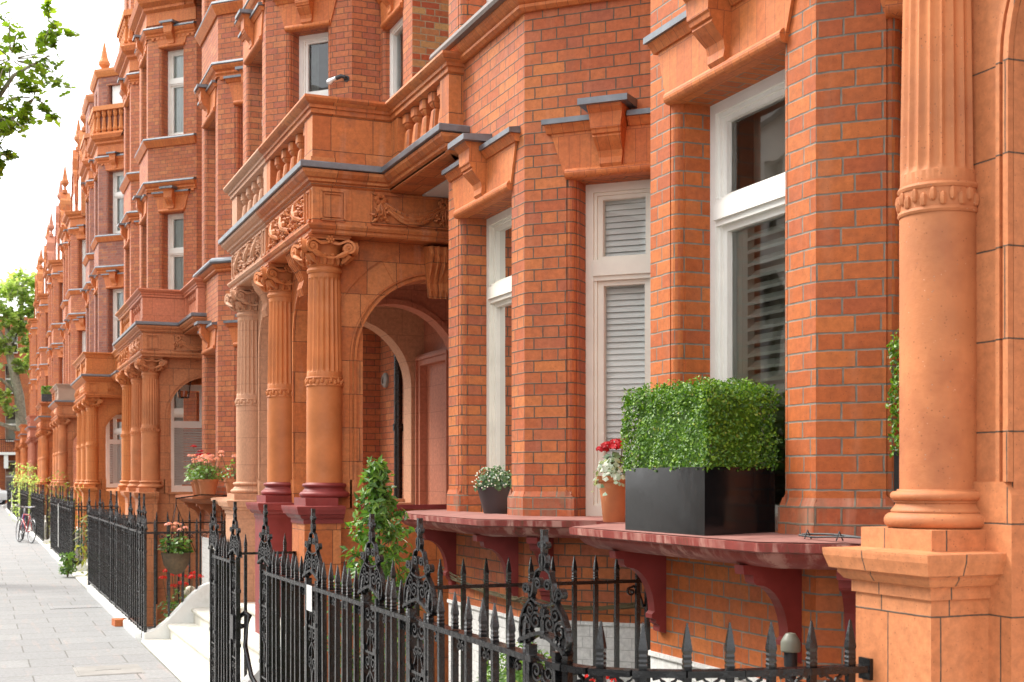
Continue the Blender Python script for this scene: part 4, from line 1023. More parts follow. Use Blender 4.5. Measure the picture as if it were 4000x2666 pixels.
PY = [4.14, 5.50, 6.25, 7.46, 8.80, 9.91, 10.84]
R0 = thing('iron_railing', 'nearest black iron railing with scrolled standards and a curved end meeting the stone pedestal', 'railing', (XRAIL, 7.2, 0), GR)
curve0 = [(1.80,4.08),(1.81,3.98),(1.85,3.88),(1.95,3.78),(2.1,3.70),(2.28,3.65),(2.5,3.61),(2.72,3.585)]
railing(R0, PY, {4}, [8, 5, 8, 9, 0, 6], curve0)
stay = M(); cx = [(0.02, 9.83-7.2, .83), (.05, 9.80-7.2, .86), (.08, 9.76-7.2, .84), (.05, 9.74-7.2, .78), (.04, 9.72-7.2, .62), (.06, 9.6-7.2, .42), (.10, 9.42-7.2, .30), (.15, 9.2-7.2, .24)]
stay.tube([(.0,9.86-7.2,.76),(.03,9.80-7.2,.76)], .02, 8)
stay.tube(cx, .018, 8); obj('stay', stay, 'iron', R0, True)
lk = M(); lk.box(-.03,.03,9.84-7.2,9.93-7.2,.66,.84); lk.tube([(-.02,9.86-7.2,.76),(.09,9.86-7.2,.76)], .012, 8); obj('latch', lk, 'iron', R0)
# railing stretches farther along, each its own thing
RY = [23.39, 21.31, 19.56, 18.75, 17.02, 16.08, 15.61][::-1]
R1 = thing('iron_railing', 'second railing from the camera in front of the pink geranium ledge', 'railing', (XRAIL, 18.9, 0), GR)
railing(R1, RY, set(), [2, 4, 8, 3, 8, 9], [(1.80,15.60),(2.3,15.585),(2.78,15.57)])
rl_labels = ['second railing from the camera in front of the pink geranium ledge', 'third railing from the camera with a white strip tied to it', 'railing with two bicycles leaning against it', 'railing just beyond the two bicycles', 'railing before the farthest one on the pavement', 'farthest short railing beside the white van']
for j in range(2, 7):
    c = copy_tree(R1, (XRAIL, 18.9+J*(j-1), 0), rl_labels[j-1], GR)
def cross_rail(x0, x1, y, n, label, z=0, dy=0.0, big=True, end=True):
    r = thing('cross_railing', label, 'railing', (x0, y, 0), 'short iron rails set across the basement areas')
    m = M(); rail_strip(m, (0,0), (x1-x0, dy), .016, .010, ZR+z)
    m.box(-.014,.014,-.014,.014,-.6,ZR+z)
    if end: m.box(x1-x0-.016,x1-x0+.016,dy-.016,dy+.016,-.6,ZR+z+.01)
    F = lambda a, o, zz: (a, o, zz)
    m.ribbon(F, [(.02,ZR+z-.16),(.05,ZR+z-.07),(.09,ZR+z-.03)]+spiral(.105,ZR+z-.065,.03,.008,pi*.6,-1.2,14), .011, .016)
    m.ribbon(F, [(x1-x0-.02,ZR+z-.16),(x1-x0-.05,ZR+z-.07),(x1-x0-.09,ZR+z-.03)]+spiral(x1-x0-.105,ZR+z-.065,.03,.008,pi*.4,1.2,14), .011, .016)
    obj('rail', m, 'iron', r)
    for i in range(n):
        link('bar', BAR, r, ((x1-x0)*(i+.5)/n, dy*(i+.5)/n, z))
    return r
cross_rail(1.84, 3.80, 7.18, 14, 'spiked black cross rail between the two nearest bays above the white basement wall', dy=-.02)
cross_rail(1.84, 2.5, 11.02, 4, 'short spiked cross rail butting the maroon pedestals beside the white steps')
for j in (1, 2, 3):
    cross_rail(1.84, 3.80, 7.18+J*j, 13, ['cross rail below the pink geraniums and the round cream fitting', 'cross rail in the area beyond the orange porch pedestal', 'cross rail in the area behind the yellow bamboo'][j-1])
    cross_rail(1.84, 2.5, 11.02+J*j, 4, ['cross rail beside the steps of the salmon balcony porch', 'cross rail beside the steps of the smooth orange porch', 'cross rail beside the bicycles'][j-1])
# white stone plinths the railings stand on
for j in range(7):
    m = M(); m.sweep([(1.725,11.03),(1.725,7.2),(1.725,4.05),(1.80,3.86),(1.98,3.70),(2.3,3.56),(2.75,3.49)], [(-.17,-.62),(0,-.62),(0,.065),(-.018,.085),(-.17,.085)])
    m.v = [(x-1.8, y-7.2, z) for x, y, z in m.v]
    o = obj('kerb_plinth', m, 'white_wall', None, False, (1.8, 7.2+J*j, 0)) if j == 0 else None
    if j == 0: PL = o; tag(o, 'low white painted kerb under the nearest railing, curving at its end', 'plinth', 'white plinths under the railings')
    else:
        o = PL.copy(); COL.objects.link(o); o.location.y = 7.2+J*j
        o['label'] = ['white kerb under the second railing with a loose brick on it', 'white kerb plinth under the railing with the tied white strip', 'white kerb plinth behind the two bicycles', 'white kerb plinth just past the bicycles', 'far white kerb plinth before the last railing', 'farthest white kerb plinth at the street end'][j-1]
# ---------------------------------------------------------------- plants and pots
def scatter_box(m, x0, x1, y0, y1, z0, z1, n, size, rng, depth=.05, asp=.6):
    dx, dy, dz = x1-x0, y1-y0, z1-z0; A = [dy*dz, dy*dz, dx*dz, dx*dz, dx*dy]
    for i in range(n):
        q = rng.choices(range(5), A)[0]; a, b, c = rng.random(), rng.random(), rng.uniform(-1,.25)*depth
        x, y, z = x0+a*dx, y0+b*dy, z0+b*dz
        if q == 0: p, nn = (x0-c, y0+a*dy, z), (-1,0,.35)
        elif q == 1: p, nn = (x1+c, y0+a*dy, z), (1,0,.35)
        elif q == 2: p, nn = (x, y0-c, z), (0,-1,.35)
        elif q == 3: p, nn = (x, y1+c, z), (0,1,.35)
        else: p, nn = (x, y, z1+c), (0,0,1)
        # round the box
        e = .065; px, py, pz = p
        ex = max(0, e-min(px-x0, x1-px)); ey = max(0, e-min(py-y0, y1-py)); ez = max(0, e-(z1-pz))
        p = (px+(.35*ex if px < (x0+x1)/2 else -.35*ex), py+(.35*ey if py < (y0+y1)/2 else -.35*ey), pz-.35*max(ex,ey) if z1-pz < e else pz)
        b_ = .010*sin(px*31)+.010*sin(py*27+pz*23)
        leaf(m, (p[0]+nn[0]*b_, p[1]+nn[1]*b_, p[2]+nn[2]*b_), nn, size, rng, asp, .3, None, .9)
def hedge(loc, dx, dy, ph, hh, label, n, size=.021):
    rng = random.Random(11)
    r = thing('planter', label[0], 'planter', loc, 'black planters on the ledges')
    m = M(); t = .016
    m.box(0,t,0,dy,0,ph); m.box(dx-t,dx,0,dy,0,ph); m.box(t,dx-t,0,t,0,ph); m.box(t,dx-t,dy-t,dy,0,ph); m.box(t,dx-t,t,dy-t,.0,.03)
    obj('box', m, 'black_gloss', r)
    s = M(); s.box(t+.002,dx-t-.002,t+.002,dy-t-.002,.06,ph-.035); obj('soil', s, 'soil', r)
    h = thing('box_hedge', label[1], 'hedge', (loc[0], loc[1], loc[2]+ph-.035), 'clipped box hedges')
    g = M(); scatter_box(g, -.022, dx+.025, -.03, dy+.065, .02, hh+.035, n, size, rng, .075)
    for i in range(n//800):
        x, y = rng.uniform(-.02,dx+.02), rng.uniform(-.03,dy+.05); b_ = V((x, y, hh+.02)) if rng.random() < .6 else V((-.02 if rng.random() < .5 else x, -.03 if x > 0 else y, rng.uniform(.05,hh)))
        o_ = b_-V((dx/2, dy/2, hh*.35)); o_.normalize()
        for q in range(7): leaf(g, b_+o_*(.008*q)+V((rng.uniform(-.006,.006),rng.uniform(-.006,.006),0)), o_, size*.9, rng, .5, .3, None, 1.2)
    obj('foliage', g, 'leaf_box', h)
    c = M(); c.box(.05,dx-.05,.05,dy-.05,0,hh-.04); obj('core', c, 'leaf_box', h)
    k = M()
    for i in range(14): x, y = rng.uniform(.05,dx-.05), rng.uniform(.05,dy-.05); k.tube([(x,y,0),(x+rng.uniform(-.03,.03),y+rng.uniform(-.03,.03),.15)], .006, 5)
    obj('stem', k, 'stem', h)
hedge((3.03, 5.17, 1.592), .37, .78, .31, .385, ('glossy black box planter on the nearest maroon ledge', 'clipped square box hedge growing out of the glossy black planter'), 20000, .0185)
hedge((3.46, 4.10, 1.60), .25, .30, .36, .47, ('black planter mostly hidden behind the nearest fluted column', 'sliver of box hedge showing beside the nearest column'), 4000)
def pot(loc, r0, r1, h, mat, label, group=None, rim=True, n=32, square=False):
    o = thing('flower_pot', label, 'pot', loc, group or 'pots of flowers on the ledges')
    m = M()
    pr = [(0,0),(r0,0),(r0+.004,.006),(r0+(r1-r0)*.6,h*.55),(r1,h-.035 if rim else h-.01)]+([(r1+.008,h-.033),(r1+.010,h)] if rim else [(r1+.003,h)])+[(r1-.008,h),(r1-.014,h-.04),(0,h-.04)]
    m.lathe(0,0,pr,4 if square else n,None,False)
    if square: m.v = [(x*.92-y*.92 if 0 else (x-y)*.85, (x+y)*.85, z) for x, y, z in m.v]
    obj('bowl', m, mat, o, 'auto'); s = M(); s.lathe(0,0,[(r1-.012,h-.045),(r1-.012,h-.035)],16); obj('soil', s, 'soil', o)
    return o
def plant(name, label, cat, loc, group=None): return thing(name, label, cat, loc, group)
def flower_head(m, c, R, rng, n=40, size=.022):
    for i in range(n):
        d = rot_rand(rng) @ V((0,0,1)); d.z = abs(d.z)*.9+.05*d.z
        leaf(m, (c[0]+d.x*R, c[1]+d.y*R, c[2]+d.z*R*.75), d, size, rng, .9, .15, None, .5)
def geranium(loc, petal, label, H_=.24, R=.15, heads=5, rng=None, leaves=110, lm='leaf_grey', hr=.04, lsz=.045, group=None):
    rng = rng or random.Random(hash(label) % 1000)
    r = plant('geranium', label, 'flower', loc, group or 'geraniums on the ledges')
    f, s, p = M(), M(), M()
    for i in range(leaves):
        a = rng.uniform(0,2*pi); q = sqrt(rng.random()); z = H_*rng.uniform(.05,.75)*(1.1-.5*q)
        leaf(f, (R*q*cos(a), R*q*sin(a), z), (cos(a)*.5, sin(a)*.5, 1), lsz, rng, .95, .12, None, .6)
    for i in range(heads):
        a = 2*pi*i/heads+rng.uniform(-.4,.4); q = R*rng.uniform(.15,.95); z = H_*rng.uniform(.75,1.1)
        c = (q*cos(a), q*sin(a), z); s.tube([(c[0]*.3,c[1]*.3,.02),(c[0]*.8,c[1]*.8,z*.6),c], .0035, 5)
        flower_head(p, c, hr, rng, 42)
    for i in range(6): a = i; s.tube([(0,0,0),(R*.4*cos(a),R*.4*sin(a),H_*.5)], .004, 5)
    obj('foliage', f, lm, r); obj('stem', s, 'stem', r); obj('petal', p, petal, r)
    return r
# grey bowl with small white flowers
pot((3.42, 8.72, 1.602), .085, .135, .19, 'pot_grey', 'dark grey tapered pot in the white framed window of the bay', rim=False)
rng = random.Random(5); r = plant('bedding_plant', 'mound of round leaves and tiny white flowers in the dark grey pot', 'plant', (3.42, 8.72, 1.77))
f, p = M(), M()
for i in range(750):
    d = rot_rand(rng) @ V((0,0,1)); d.z = abs(d.z); q = rng.uniform(.55,1.0)
    leaf(f, (d.x*.165*q, d.y*.165*q, d.z*.155*q+.01+.02*sin(d.x*9)), d, .026, rng, .95, .1, None, .7)
for i in range(110):
    d = rot_rand(rng) @ V((0,0,1)); d.z = abs(d.z); dx = V((-1,-.3,-.2)); 
    if d.dot(dx) < .1 and rng.random() < .75: continue
    c = (d.x*.178, d.y*.178, d.z*.165+.012); p.ell(c, .0052, 6, 4)
obj('foliage', f, 'leaf_grey', r); obj('petal', p, 'petal_white', r)
# terracotta pot: dark red geranium and variegated ivy
pot((3.42, 6.84, 1.60), .068, .098, .265, 'pot_terracotta', 'tall terracotta pot on the ledge next to the black planter')
geranium((3.42, 6.84, 1.86), 'petal_red', 'single dark red geranium head rising from the terracotta pot by the planter', .22, .075, 1, random.Random(3), 26, 'leaf_grey', .0, .05)
g = [o for o in COL.objects if o.name == 'geranium'][-1]
m = M(); rng = random.Random(9)
for c in ((-.015,.07,.175),(.02,.03,.19),(-.03,.10,.155),(0,-.01,.165)): flower_head(m, c, .036, rng, 60, .026)
obj('petal', m, 'petal_red', g)
r = plant('ivy', 'pale variegated ivy trailing over the terracotta pot rim', 'plant', (3.40, 6.82, 1.865)); m = M()
SH = [(-.5,0),(-.15,.42),(.1,.25),(.5,.0),(.1,-.25),(-.15,-.42)]
for i in range(190):
    a = rng.uniform(0,2*pi); q = rng.uniform(.02,.14); z = .10*rng.random()-max(0,q-.08)*2.2
    leaf(m, (q*cos(a)-.01, q*sin(a)-.02, z), (cos(a),sin(a),.6), .038, rng, .8, .15, SH, .6)
obj('foliage', m, 'leaf_varieg', r)
r = plant('heather', 'wispy green sprig between the geranium and the box hedge', 'plant', (3.43, 6.42, 1.70)); m = M(); s = M()
for i in range(420):
    a = rng.uniform(0,2*pi); q = rng.uniform(0,.09); z = rng.uniform(.0,.42); leaf(m, (q*cos(a), q*sin(a), z), (cos(a),sin(a),.4), .03, rng, .16, 0, None, .5)
for i in range(12): a = i; s.tube([(0,0,-.1),(.05*cos(a),.05*sin(a),.36)], .002, 4)
obj('foliage', m, 'leaf_yellow', r); obj('stem', s, 'stem', r)
# pink and red geraniums farther on
for i, (y, lab, lab2) in enumerate(((19.05, 'terracotta pot under the fullest pink geranium', 'fullest pink geranium on the orange ledge'), (19.5, 'terracotta pot behind the fullest pink geranium', 'pink geranium tucked behind the fullest one'), (16.9, 'terracotta pot beside the cream column', 'sparse pink geranium beside the cream column'))):
    pot((3.08, y, 1.60), .10, .14, .24, 'pot_terracotta', lab)
    geranium((3.08, y, 1.82), 'petal_pink', lab2, .34 if i < 2 else .40, .25 if i < 2 else .2, 13 if i < 2 else 4, random.Random(20+i), 230 if i < 2 else 70, 'leaf_laurel', .038, .05)
pot((3.15, 20.2, 1.60), .10, .14, .2, 'pot_terracotta', 'pot with the tall red geranium against the porch window')
geranium((3.15, 20.2, 1.80), 'petal_red', 'tall red geranium against the white porch window', .5, .24, 5, random.Random(31), 300, 'leaf_laurel', .045, .055)
# conical laurel behind the railing
def laurel(loc, H_, R, label, n, z0=0):
    rng = random.Random(17); r = plant('laurel', label, 'shrub', loc); f, s = M(), M()
    s.tube([(0,0,0),(.02,.01,H_*.5),(0,0,H_*.97)], [.022,.014,.004], 7)
    for b in range(60):
        z = H_*(.1+.88*b/60); a = b*2.4; q = R*min(1, (1-z/H_)*1.9+.06)*rng.uniform(.75,1.1)
        e = V((q*cos(a), q*sin(a), z+q*.55)); s.tube([(0,0,z),tuple(e)], .004, 4)
        for i in range(n//60):
            t = rng.uniform(.25,1.05); p = V((0,0,z)).lerp(e, t); d = V((cos(a)*.6+rng.uniform(-.6,.6), sin(a)*.6+rng.uniform(-.6,.6), rng.uniform(.1,.9)))
            leaf(f, p+V((rng.uniform(-.05,.05),rng.uniform(-.05,.05),rng.uniform(-.05,.05))), d, .066, rng, .42, .35, None, .5)
    obj('foliage', f, 'leaf_laurel', r); obj('stem', s, 'stem', r)
    return r
laurel((2.4, 8.2, -.1), 2.09, .315, 'cone shaped bay laurel standing behind the nearest railing', 3300)
pot((2.4, 8.2, -.6), .17, .24, .55, 'pot_grey', 'dark pot in the basement area under the bay laurel', 'pots in the basement areas')
r = plant('box_shrub', 'rounded box shrub glimpsed through the nearest railing bars', 'shrub', (2.55, 6.15, -.2)); m = M(); rng = random.Random(4)
for i in range(6500):
    d = rot_rand(rng) @ V((0,0,1)); leaf(m, (d.x*.33*rng.uniform(.8,1), d.y*.33*rng.uniform(.8,1), .62+d.z*.62*rng.uniform(.85,1)), d, .026, rng, .6, .3, None, .8)
obj('foliage', m, 'leaf_box', r); c = M(); c.ell((0,0,.6), (.26,.26,.52), 12, 8); obj('core', c, 'leaf_box', r)
pot((2.55, 6.15, -.6), .2, .26, .5, 'pot_grey', 'dark pot under the rounded box shrub', 'pots in the basement areas')
pot((2.55, 5.25, -.6), .16, .26, 1.25, 'pot_terracotta', 'tall terracotta urn behind the nearest railing bars', 'pots in the basement areas')
geranium((2.55, 5.25, .62), 'petal_scarlet', 'scarlet geraniums glimpsed low between the nearest bars', .30, .30, 9, random.Random(41), 160, 'leaf_laurel', .05, .05)
# hanging basket and area planting by the second railing
hb = thing('hanging_basket', 'woven basket of pink flowers hanging behind the second railing', 'basket', (2.15, 15.55, 1.0)); m = M()
m.lathe(0,0,[(0,-.26),(.08,-.23),(.14,-.14),(.17,0),(.16,0),(.13,-.12),(0,-.21)], 20, None, False); obj('bowl', m, 'basket', hb, True)
m = M(); [m.tube([(.22*cos(a),.22*sin(a),0),(0,0,.55)], .004, 4) for a in (0,2.1,4.2)]; m.tube([(0,0,.53),(0,.0,.62),(.3,.1,.66),(.9,.3,.64)], .008, 5); obj('hanger', m, 'iron', hb)
geranium((2.15, 15.55, .99), 'petal_pink', 'pink flowers filling the hanging basket', .32, .2, 7, random.Random(44), 300, 'leaf_laurel', .03, .05)
pot((2.35, 16.6, -.6), .2, .26, .6, 'pot_terracotta', 'pot of red begonias in the area behind the second railing', 'pots in the basement areas')
geranium((2.35, 16.6, .0), 'petal_scarlet', 'tumbling red begonias behind the second railing', .7, .26, 15, random.Random(45), 300, 'leaf_laurel', .05, .06)
d_ = thing('wall_fitting', 'round cream wall fitting on the brick below the ledge', 'lamp', (2.52, 16.95, .42)); m = M(); n = 20  # round cream fitting on the wall, its use unknown
m.lathe(0,0,[(0,.05),(.05,.045),(.075,.02),(.08,0),(.08,-.02),(0,-.02)], 20, None, False); m.v = [(y, -z, x) for x, y, z in m.v]; obj('lens', m, 'dish_paint', d_, True)
m = M(); m.box(-.03,.9,.02,.05,-.03,.03); obj('bracket', m, 'dish_paint', d_)
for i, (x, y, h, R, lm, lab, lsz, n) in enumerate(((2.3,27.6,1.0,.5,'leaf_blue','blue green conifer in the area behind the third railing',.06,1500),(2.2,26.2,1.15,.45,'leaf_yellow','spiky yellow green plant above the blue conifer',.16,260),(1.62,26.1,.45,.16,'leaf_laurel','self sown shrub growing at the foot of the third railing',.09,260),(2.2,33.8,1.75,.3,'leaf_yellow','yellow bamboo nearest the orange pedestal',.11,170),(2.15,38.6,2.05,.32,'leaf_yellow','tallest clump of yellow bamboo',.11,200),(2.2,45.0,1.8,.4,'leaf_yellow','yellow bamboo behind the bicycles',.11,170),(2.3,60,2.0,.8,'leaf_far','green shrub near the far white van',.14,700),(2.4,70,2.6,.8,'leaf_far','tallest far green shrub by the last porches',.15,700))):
    r = plant('area_shrub', lab, 'shrub', (x, y, 0 if x < 1.7 else -.6)); f, s = M(), M(); rng = random.Random(60+i); hh = h+(.0 if x < 1.7 else .6)
    for q in range(12):
        a = q*2.4; e = (R*.8*cos(a)*rng.random(), R*.8*sin(a)*rng.random(), hh*rng.uniform(.7,1)); s.tube([(0,0,0),(e[0]*.5,e[1]*.5,hh*.5),e], [.012,.009,.003], 5)
    for q in range(n):
        a = rng.uniform(0,2*pi); t = sqrt(rng.random())*R; z = hh*rng.uniform(.15,1); leaf(f, (t*cos(a), t*sin(a), z), (cos(a),sin(a),.7), lsz, rng, .3 if 'bamboo' in lab or 'spiky' in lab else .5, .2, None, .9)
    obj('foliage', f, lm, r); obj('stem', s, 'stem', r)
# ---------------------------------------------------------------- small fixtures
n = thing('notice', 'small blank white notice tied to the railing standard', 'sign', (1.775, 7.46, 1.17)); m = M(); m.box(-.003,0,-.075,.045,-.075,.07); obj('sheet', m, 'paper', n); m = M(); m.tube([(-.004,-.05,.055),(.03,-.05,.055)], .003, 5); m.tube([(-.004,.02,.055),(.03,.02,.055)], .003, 5); obj('tie', m, 'chrome', n)
sl = thing('spotlight', 'white bulbed dark spotlight on the brick bay above the balcony', 'lamp', (4.20, 15.66, 6.70)); sl.scale = (.45,)*3
m = M(); D = V((-.707,-.707,0)); U = V((.707,-.707,0))
m.tube([tuple(D*0), tuple(D*.05)], [.095,.085], 16); m.tube([tuple(D*.05), tuple(D*.13+V((0,0,.02)))], .035, 10)
m.tube([tuple(D*.11+V((0,0,.03))+U*-.0), tuple(D*.16+V((0,0,.05))-U*.10), tuple(D*.19+V((0,0,-.0))-U*.24)], [.05,.058,.06], 12); obj('mount', m, 'car_dark', sl, 'auto')
m = M(); a0 = D*.19-U*.24; m.tube([tuple(a0), tuple(a0-U*.09+V((0,0,-.03))), tuple(a0-U*.20+V((0,0,-.075)))], [.055,.06,.095], 12); m.ell(tuple(a0-U*.20+V((0,0,-.075))), .085, 10, 8); obj('bulb', m, 'silver_lamp', sl, 'auto')
vp = thing('vent_pipe', 'capped grey vent pipe rising beside the maroon bracket', 'pipe', (3.10, 4.60, -.6)); vp.scale = (.66,.66,.975); m = M()
m.lathe(0,0,[(.028,0),(.028,1.62),(.034,1.62),(.034,1.72),(.042,1.725),(.042,1.79),(.030,1.79)], 16); obj('pipe', m, 'rubber', vp, 'auto'); m = M(); m.lathe(0,0,[(.058,1.785),(.062,1.79),(.062,1.825),(.052,1.84),(.03,1.862),(0,1.866)], 18, None, False); obj('cap', m, 'grey_plastic', vp, 'auto')
cb = M()
for q in range(2): cb.tube([(3.17+.10*t+.004*q, 5.02-.95*t+.02*sin(q+t*6), 1.607+.006*q+.010*abs(sin(t*7+q))) for t in [.36+.64*i/14 for i in range(15)]], .0048, 6)
for t in (.42, .62): cb.tube([(3.14+.10*t,5.02-.95*t,1.60),(3.155+.1*t,5.02-.95*t,1.637),(3.18+.1*t,5.03-.95*t,1.60)], .003, 5)
tag(obj('cable', cb, 'rubber'), 'bundle of black cables lying on the maroon ledge beside the planter', 'cable')
cb = M(); rng = random.Random(2)
pth = [(4.25,7.2),(3.34,8.04),(3.34,9.6)]
for q in range(5):
    pts = []
    for i in range(30):
        t = i/29
        if t < .42: u = t/.42; x, y = 3.93-.60*u, 7.46+.56*u
        else: u = (t-.42)/.58; x, y = 3.33, 8.02+1.6*u
        pts.append((x-.006*q*.6, y, 1.03+.02*sin(u*3.1+q)+.008*q-.03*sin(pi*u)+.1*(u if t > .42 else 0)+.004*sin(i*2.1+q*3)))
    cb.tube(pts, .006, 5)
tag(obj('cable', cb, 'stem'), 'sagging bundle of old wires along the brick under the maroon ledge', 'cable')
lb = M(); lb.box(-.08,.08,-.11,.11,.0,.085); tag(obj('loose_brick', lb, 'gauged', None, False, (1.70, 17.3, .0)), 'loose orange brick lying by the white kerb', 'brick'); COL.objects['loose_brick'].rotation_euler = (0,0,.1); pass
mc = M(); mc.box(-.28,.28,-.3,.3,0,.006); mc.box(-.31,.31,-.33,.33,-.01,.003); mc.box(-.12,.12,-.01,.01,.006,.009); tag(obj('manhole_cover', mc, 'concrete', None, False, (1.2, 13.3, 0)), 'square manhole cover let into the paving', 'manhole'); 
mc = M(); mc.box(-.35,.35,-.5,.5,0,.004); mc.box(-.30,.30,-.44,.44,.004,.006); tag(obj('manhole_cover', mc, 'paving', None, False, (1.35, 20.3, 0)), 'long stone cover in the paving farther along', 'manhole')
st = M(); st.box(-.012,.0,-.05,.05,.3,1.28); tag(obj('white_strip', st, 'paper', None, False, (1.77, 31.6, 0)), 'white strip hanging from the third railing', 'strip')
dp = M(); dp.tube([(0,0,.6),(0,0,4.1)], .05, 12); [dp.lathe(0,0,[(.05,z),(.064,z),(.064,z+.08),(.05,z+.08)],12,None,False) for z in (1.2,2.4,3.3)]; dp.box(-.02,.06,-.09,.09,2.43,2.45)
tag(obj('drainpipe', dp, 'iron', None, 'auto', (4.535, 14.66, 0)), 'black iron drainpipe seen through the porch arches', 'pipe')
al = M(); al.lathe(0,0,[(.09,0),(.09,.03),(.06,.05),(.045,.05),(.045,.03),(0,.03)],18,None,False); al.v = [(-z, x, y) for x, y, z in al.v]; tag(obj('entry_bell', al, 'concrete', None, 'auto', (4.598, 15.33, 3.03)), 'round metal bell plate on the brick inside the porch arch', 'bell')
# lantern hung in the second porch
ln = thing('lantern', 'black glazed lantern hanging in the arch of the second porch', 'lantern', (3.39, 23.55, 3.60)); m = M()
for a in range(4):
    c_, s_ = cos(a*pi/2+pi/4), sin(a*pi/2+pi/4); m.tube([(.10*c_,.10*s_,-.34),(.14*c_,.14*s_,-.06),(.03*c_,.03*s_,.05)], .010, 5)
    c2, s2 = cos(a*pi/2+3*pi/4), sin(a*pi/2+3*pi/4)
    for r_, z_ in ((.10,-.34),(.14,-.06)): m.tube([(r_*c_,r_*s_,z_),(r_*c2,r_*s2,z_)], .010, 5)
m.tube([(0,0,.05),(0,0,.4)], .007, 5); m.lathe(0,0,[(.15,-.06),(.05,.05),(.03,.09)], 4); obj('frame', m, 'iron', ln)
m = M(); m.lathe(0,0,[(.09,-.33),(.125,-.07)], 4, None, False, pi/4, 2*pi+pi/4); obj('pane', m, 'glass_clear', ln)
# window glazing the arch of the second porch
# ---------------------------------------------------------------- bicycles
def bicycle(loc, rz, tilt, fmat, label):
    b = thing('bicycle', label, 'bicycle', loc, 'bicycles leaning on the railing', rz); b.rotation_euler = (0, tilt, rz)
    W = .34
    for y in (0, 1.03):
        t, sp = M(), M()
        t.tube([(0, y+W*cos(a), W+W*sin(a)) for a in [2*pi*i/36 for i in range(37)]], .018, 6, False)
        sp.tube([(0, y+(W-.025)*cos(a), W+(W-.025)*sin(a)) for a in [2*pi*i/36 for i in range(37)]], .010, 5, False)
        for i in range(20): a = 2*pi*i/20; sp.tube([(.02*(-1)**i, y, W), (0, y+(W-.03)*cos(a), W+(W-.03)*sin(a))], .0022, 3, False)
        sp.tube([(-.05,y,W),(.05,y,W)], .022, 8)
        wh = obj('wheel', t, 'rubber', b, True); obj('spokes', sp, 'chrome', wh)
    f = M(); BB = (0,.44,.30); ST = (0,.30,.78); HT = (0,.82,.80); HB = (0,.86,.66)
    for p, q, r in ((BB,ST,.017),(BB,HB,.019),(ST,HT,.017),(HT,HB,.02),(BB,(0,0,W),.012),(ST,(0,0,W),.010),(HB,(0,1.03,W),.014)): f.tube([p,q], r, 8)
    obj('frame', f, fmat, b, True)
    s = M(); s.ell((0,.20,.98), (.07,.13,.035), 10, 6); s.tube([ST,(0,.27,.96)], .014, 6); obj('saddle', s, 'rubber', b, True)
    h = M(); h.tube([HT,(0,.80,.98)], .013, 6); h.tube([(-.29,.70,1.03),(-.15,.80,1.0),(0,.83,.99),(.15,.80,1.0),(.29,.70,1.03)], .013, 6); obj('handlebar', h, 'chrome', b, True)
    g = M(); g.lathe(0,0,[(.09,-.004),(.09,.004)], 20); g.v = [(z, x+.44, y+.30) for x, y, z in g.v]; g.tube([(-.08,.44,.30),(.08,.44,.30)], .012, 6); g.tube([(.07,.44,.30),(.07,.54,.17)], .009, 5); g.box(.06,.13,.50,.58,.15,.17); obj('pedal', g, 'chrome', b)
bicycle((1.22, 41.2, .02), -.12, .10, 'bike_blue', 'blue and white bicycle propped nearest the pavement edge')
bicycle((1.50, 40.0, .02), .28, .08, 'bike_red', 'red bicycle with black tyres leaning on the railing')
# ---------------------------------------------------------------- trees, street end, vehicles
def tree(label, base, limbs, clusters, lm, lsz, n, seed, shape=None, bark='bark', tw=.01, asp=.9):
    rng = random.Random(seed); r = plant('plane_tree', label, 'tree', base, 'plane trees in the street'); t = M(); c = M()
    for pts, rad in limbs: t.tube(pts, rad, 9)
    obj('trunk', t, bark, r, True); tw_ = M()
    for (cx, cy, cz, R, k) in clusters:
        o = V((cx, cy, cz))
        for i in range(k):
            d = rot_rand(rng) @ V((0,0,1)); d.z *= .85; l = R*rng.uniform(.55,1.08); e = o+d*l+V((0,0,-.12*l)); tw_.tube([tuple(o+d*l*.15), tuple(o+d*l*.6+V((0,0,.06*l))), tuple(e)], [tw*1.4,tw,tw*.3], 4, False)
            for q in range(n):
                u = rng.uniform(.25,1.0)**.75; p = o.lerp(e, u)+V((rng.gauss(0,.08*R),rng.gauss(0,.08*R),rng.gauss(0,.08*R)-.03*R))
                leaf(c, p, (rng.uniform(-.5,.5),rng.uniform(-.5,.5),1), lsz, rng, asp, .15, shape, .7)
    obj('twigs', tw_, bark, r); obj('crown', c, lm, r)
    return r
tree('nearer plane tree with big bright leaves hanging over the pavement', (-.75, 25.5, 0),
     [([(0,0,-.2),(0,0,2.5),(.15,0,5),(.75,-.2,7),(.95,-.3,9),(1.0,-.3,12.5)], [.28,.24,.21,.15,.12,.06]), ([(.15,0,5),(-.6,.3,7.5),(-1.4,.5,10.5)], [.15,.11,.05]), ([(.75,-.2,7),(1.2,-.5,8.0),(1.75,-.6,8.6)], [.06,.04,.015]), ([(.9,-.3,8.2),(1.4,-.4,9.0),(2.0,-.5,9.4)], [.05,.035,.012]), ([(.2,0,5.4),(.5,-.4,6.6),(.8,-.6,7.4)], [.05,.035,.012])],
     [(1.35,-.4,9.3,1.05,17),(1.1,-.6,8.15,.72,13),(.6,-.2,9.8,1.2,16),(1.0,-.3,12.0,.9,12),(-.6,.2,10,1.8,26),(.4,-.1,12.9,1.6,20),(-.8,.2,8.2,1.5,18),(.4,-.5,8.4,.9,11),(.75,-.5,7.95,.75,15),(.2,-.3,8.7,1.0,16),(1.15,-.6,7.5,.45,7),(2.0,-.5,9.9,.6,6),(1.75,-.6,8.6,.6,7),(1.7,-.4,11,.6,4)], 'leaf_plane', .18, 13, 3, MAPLE)
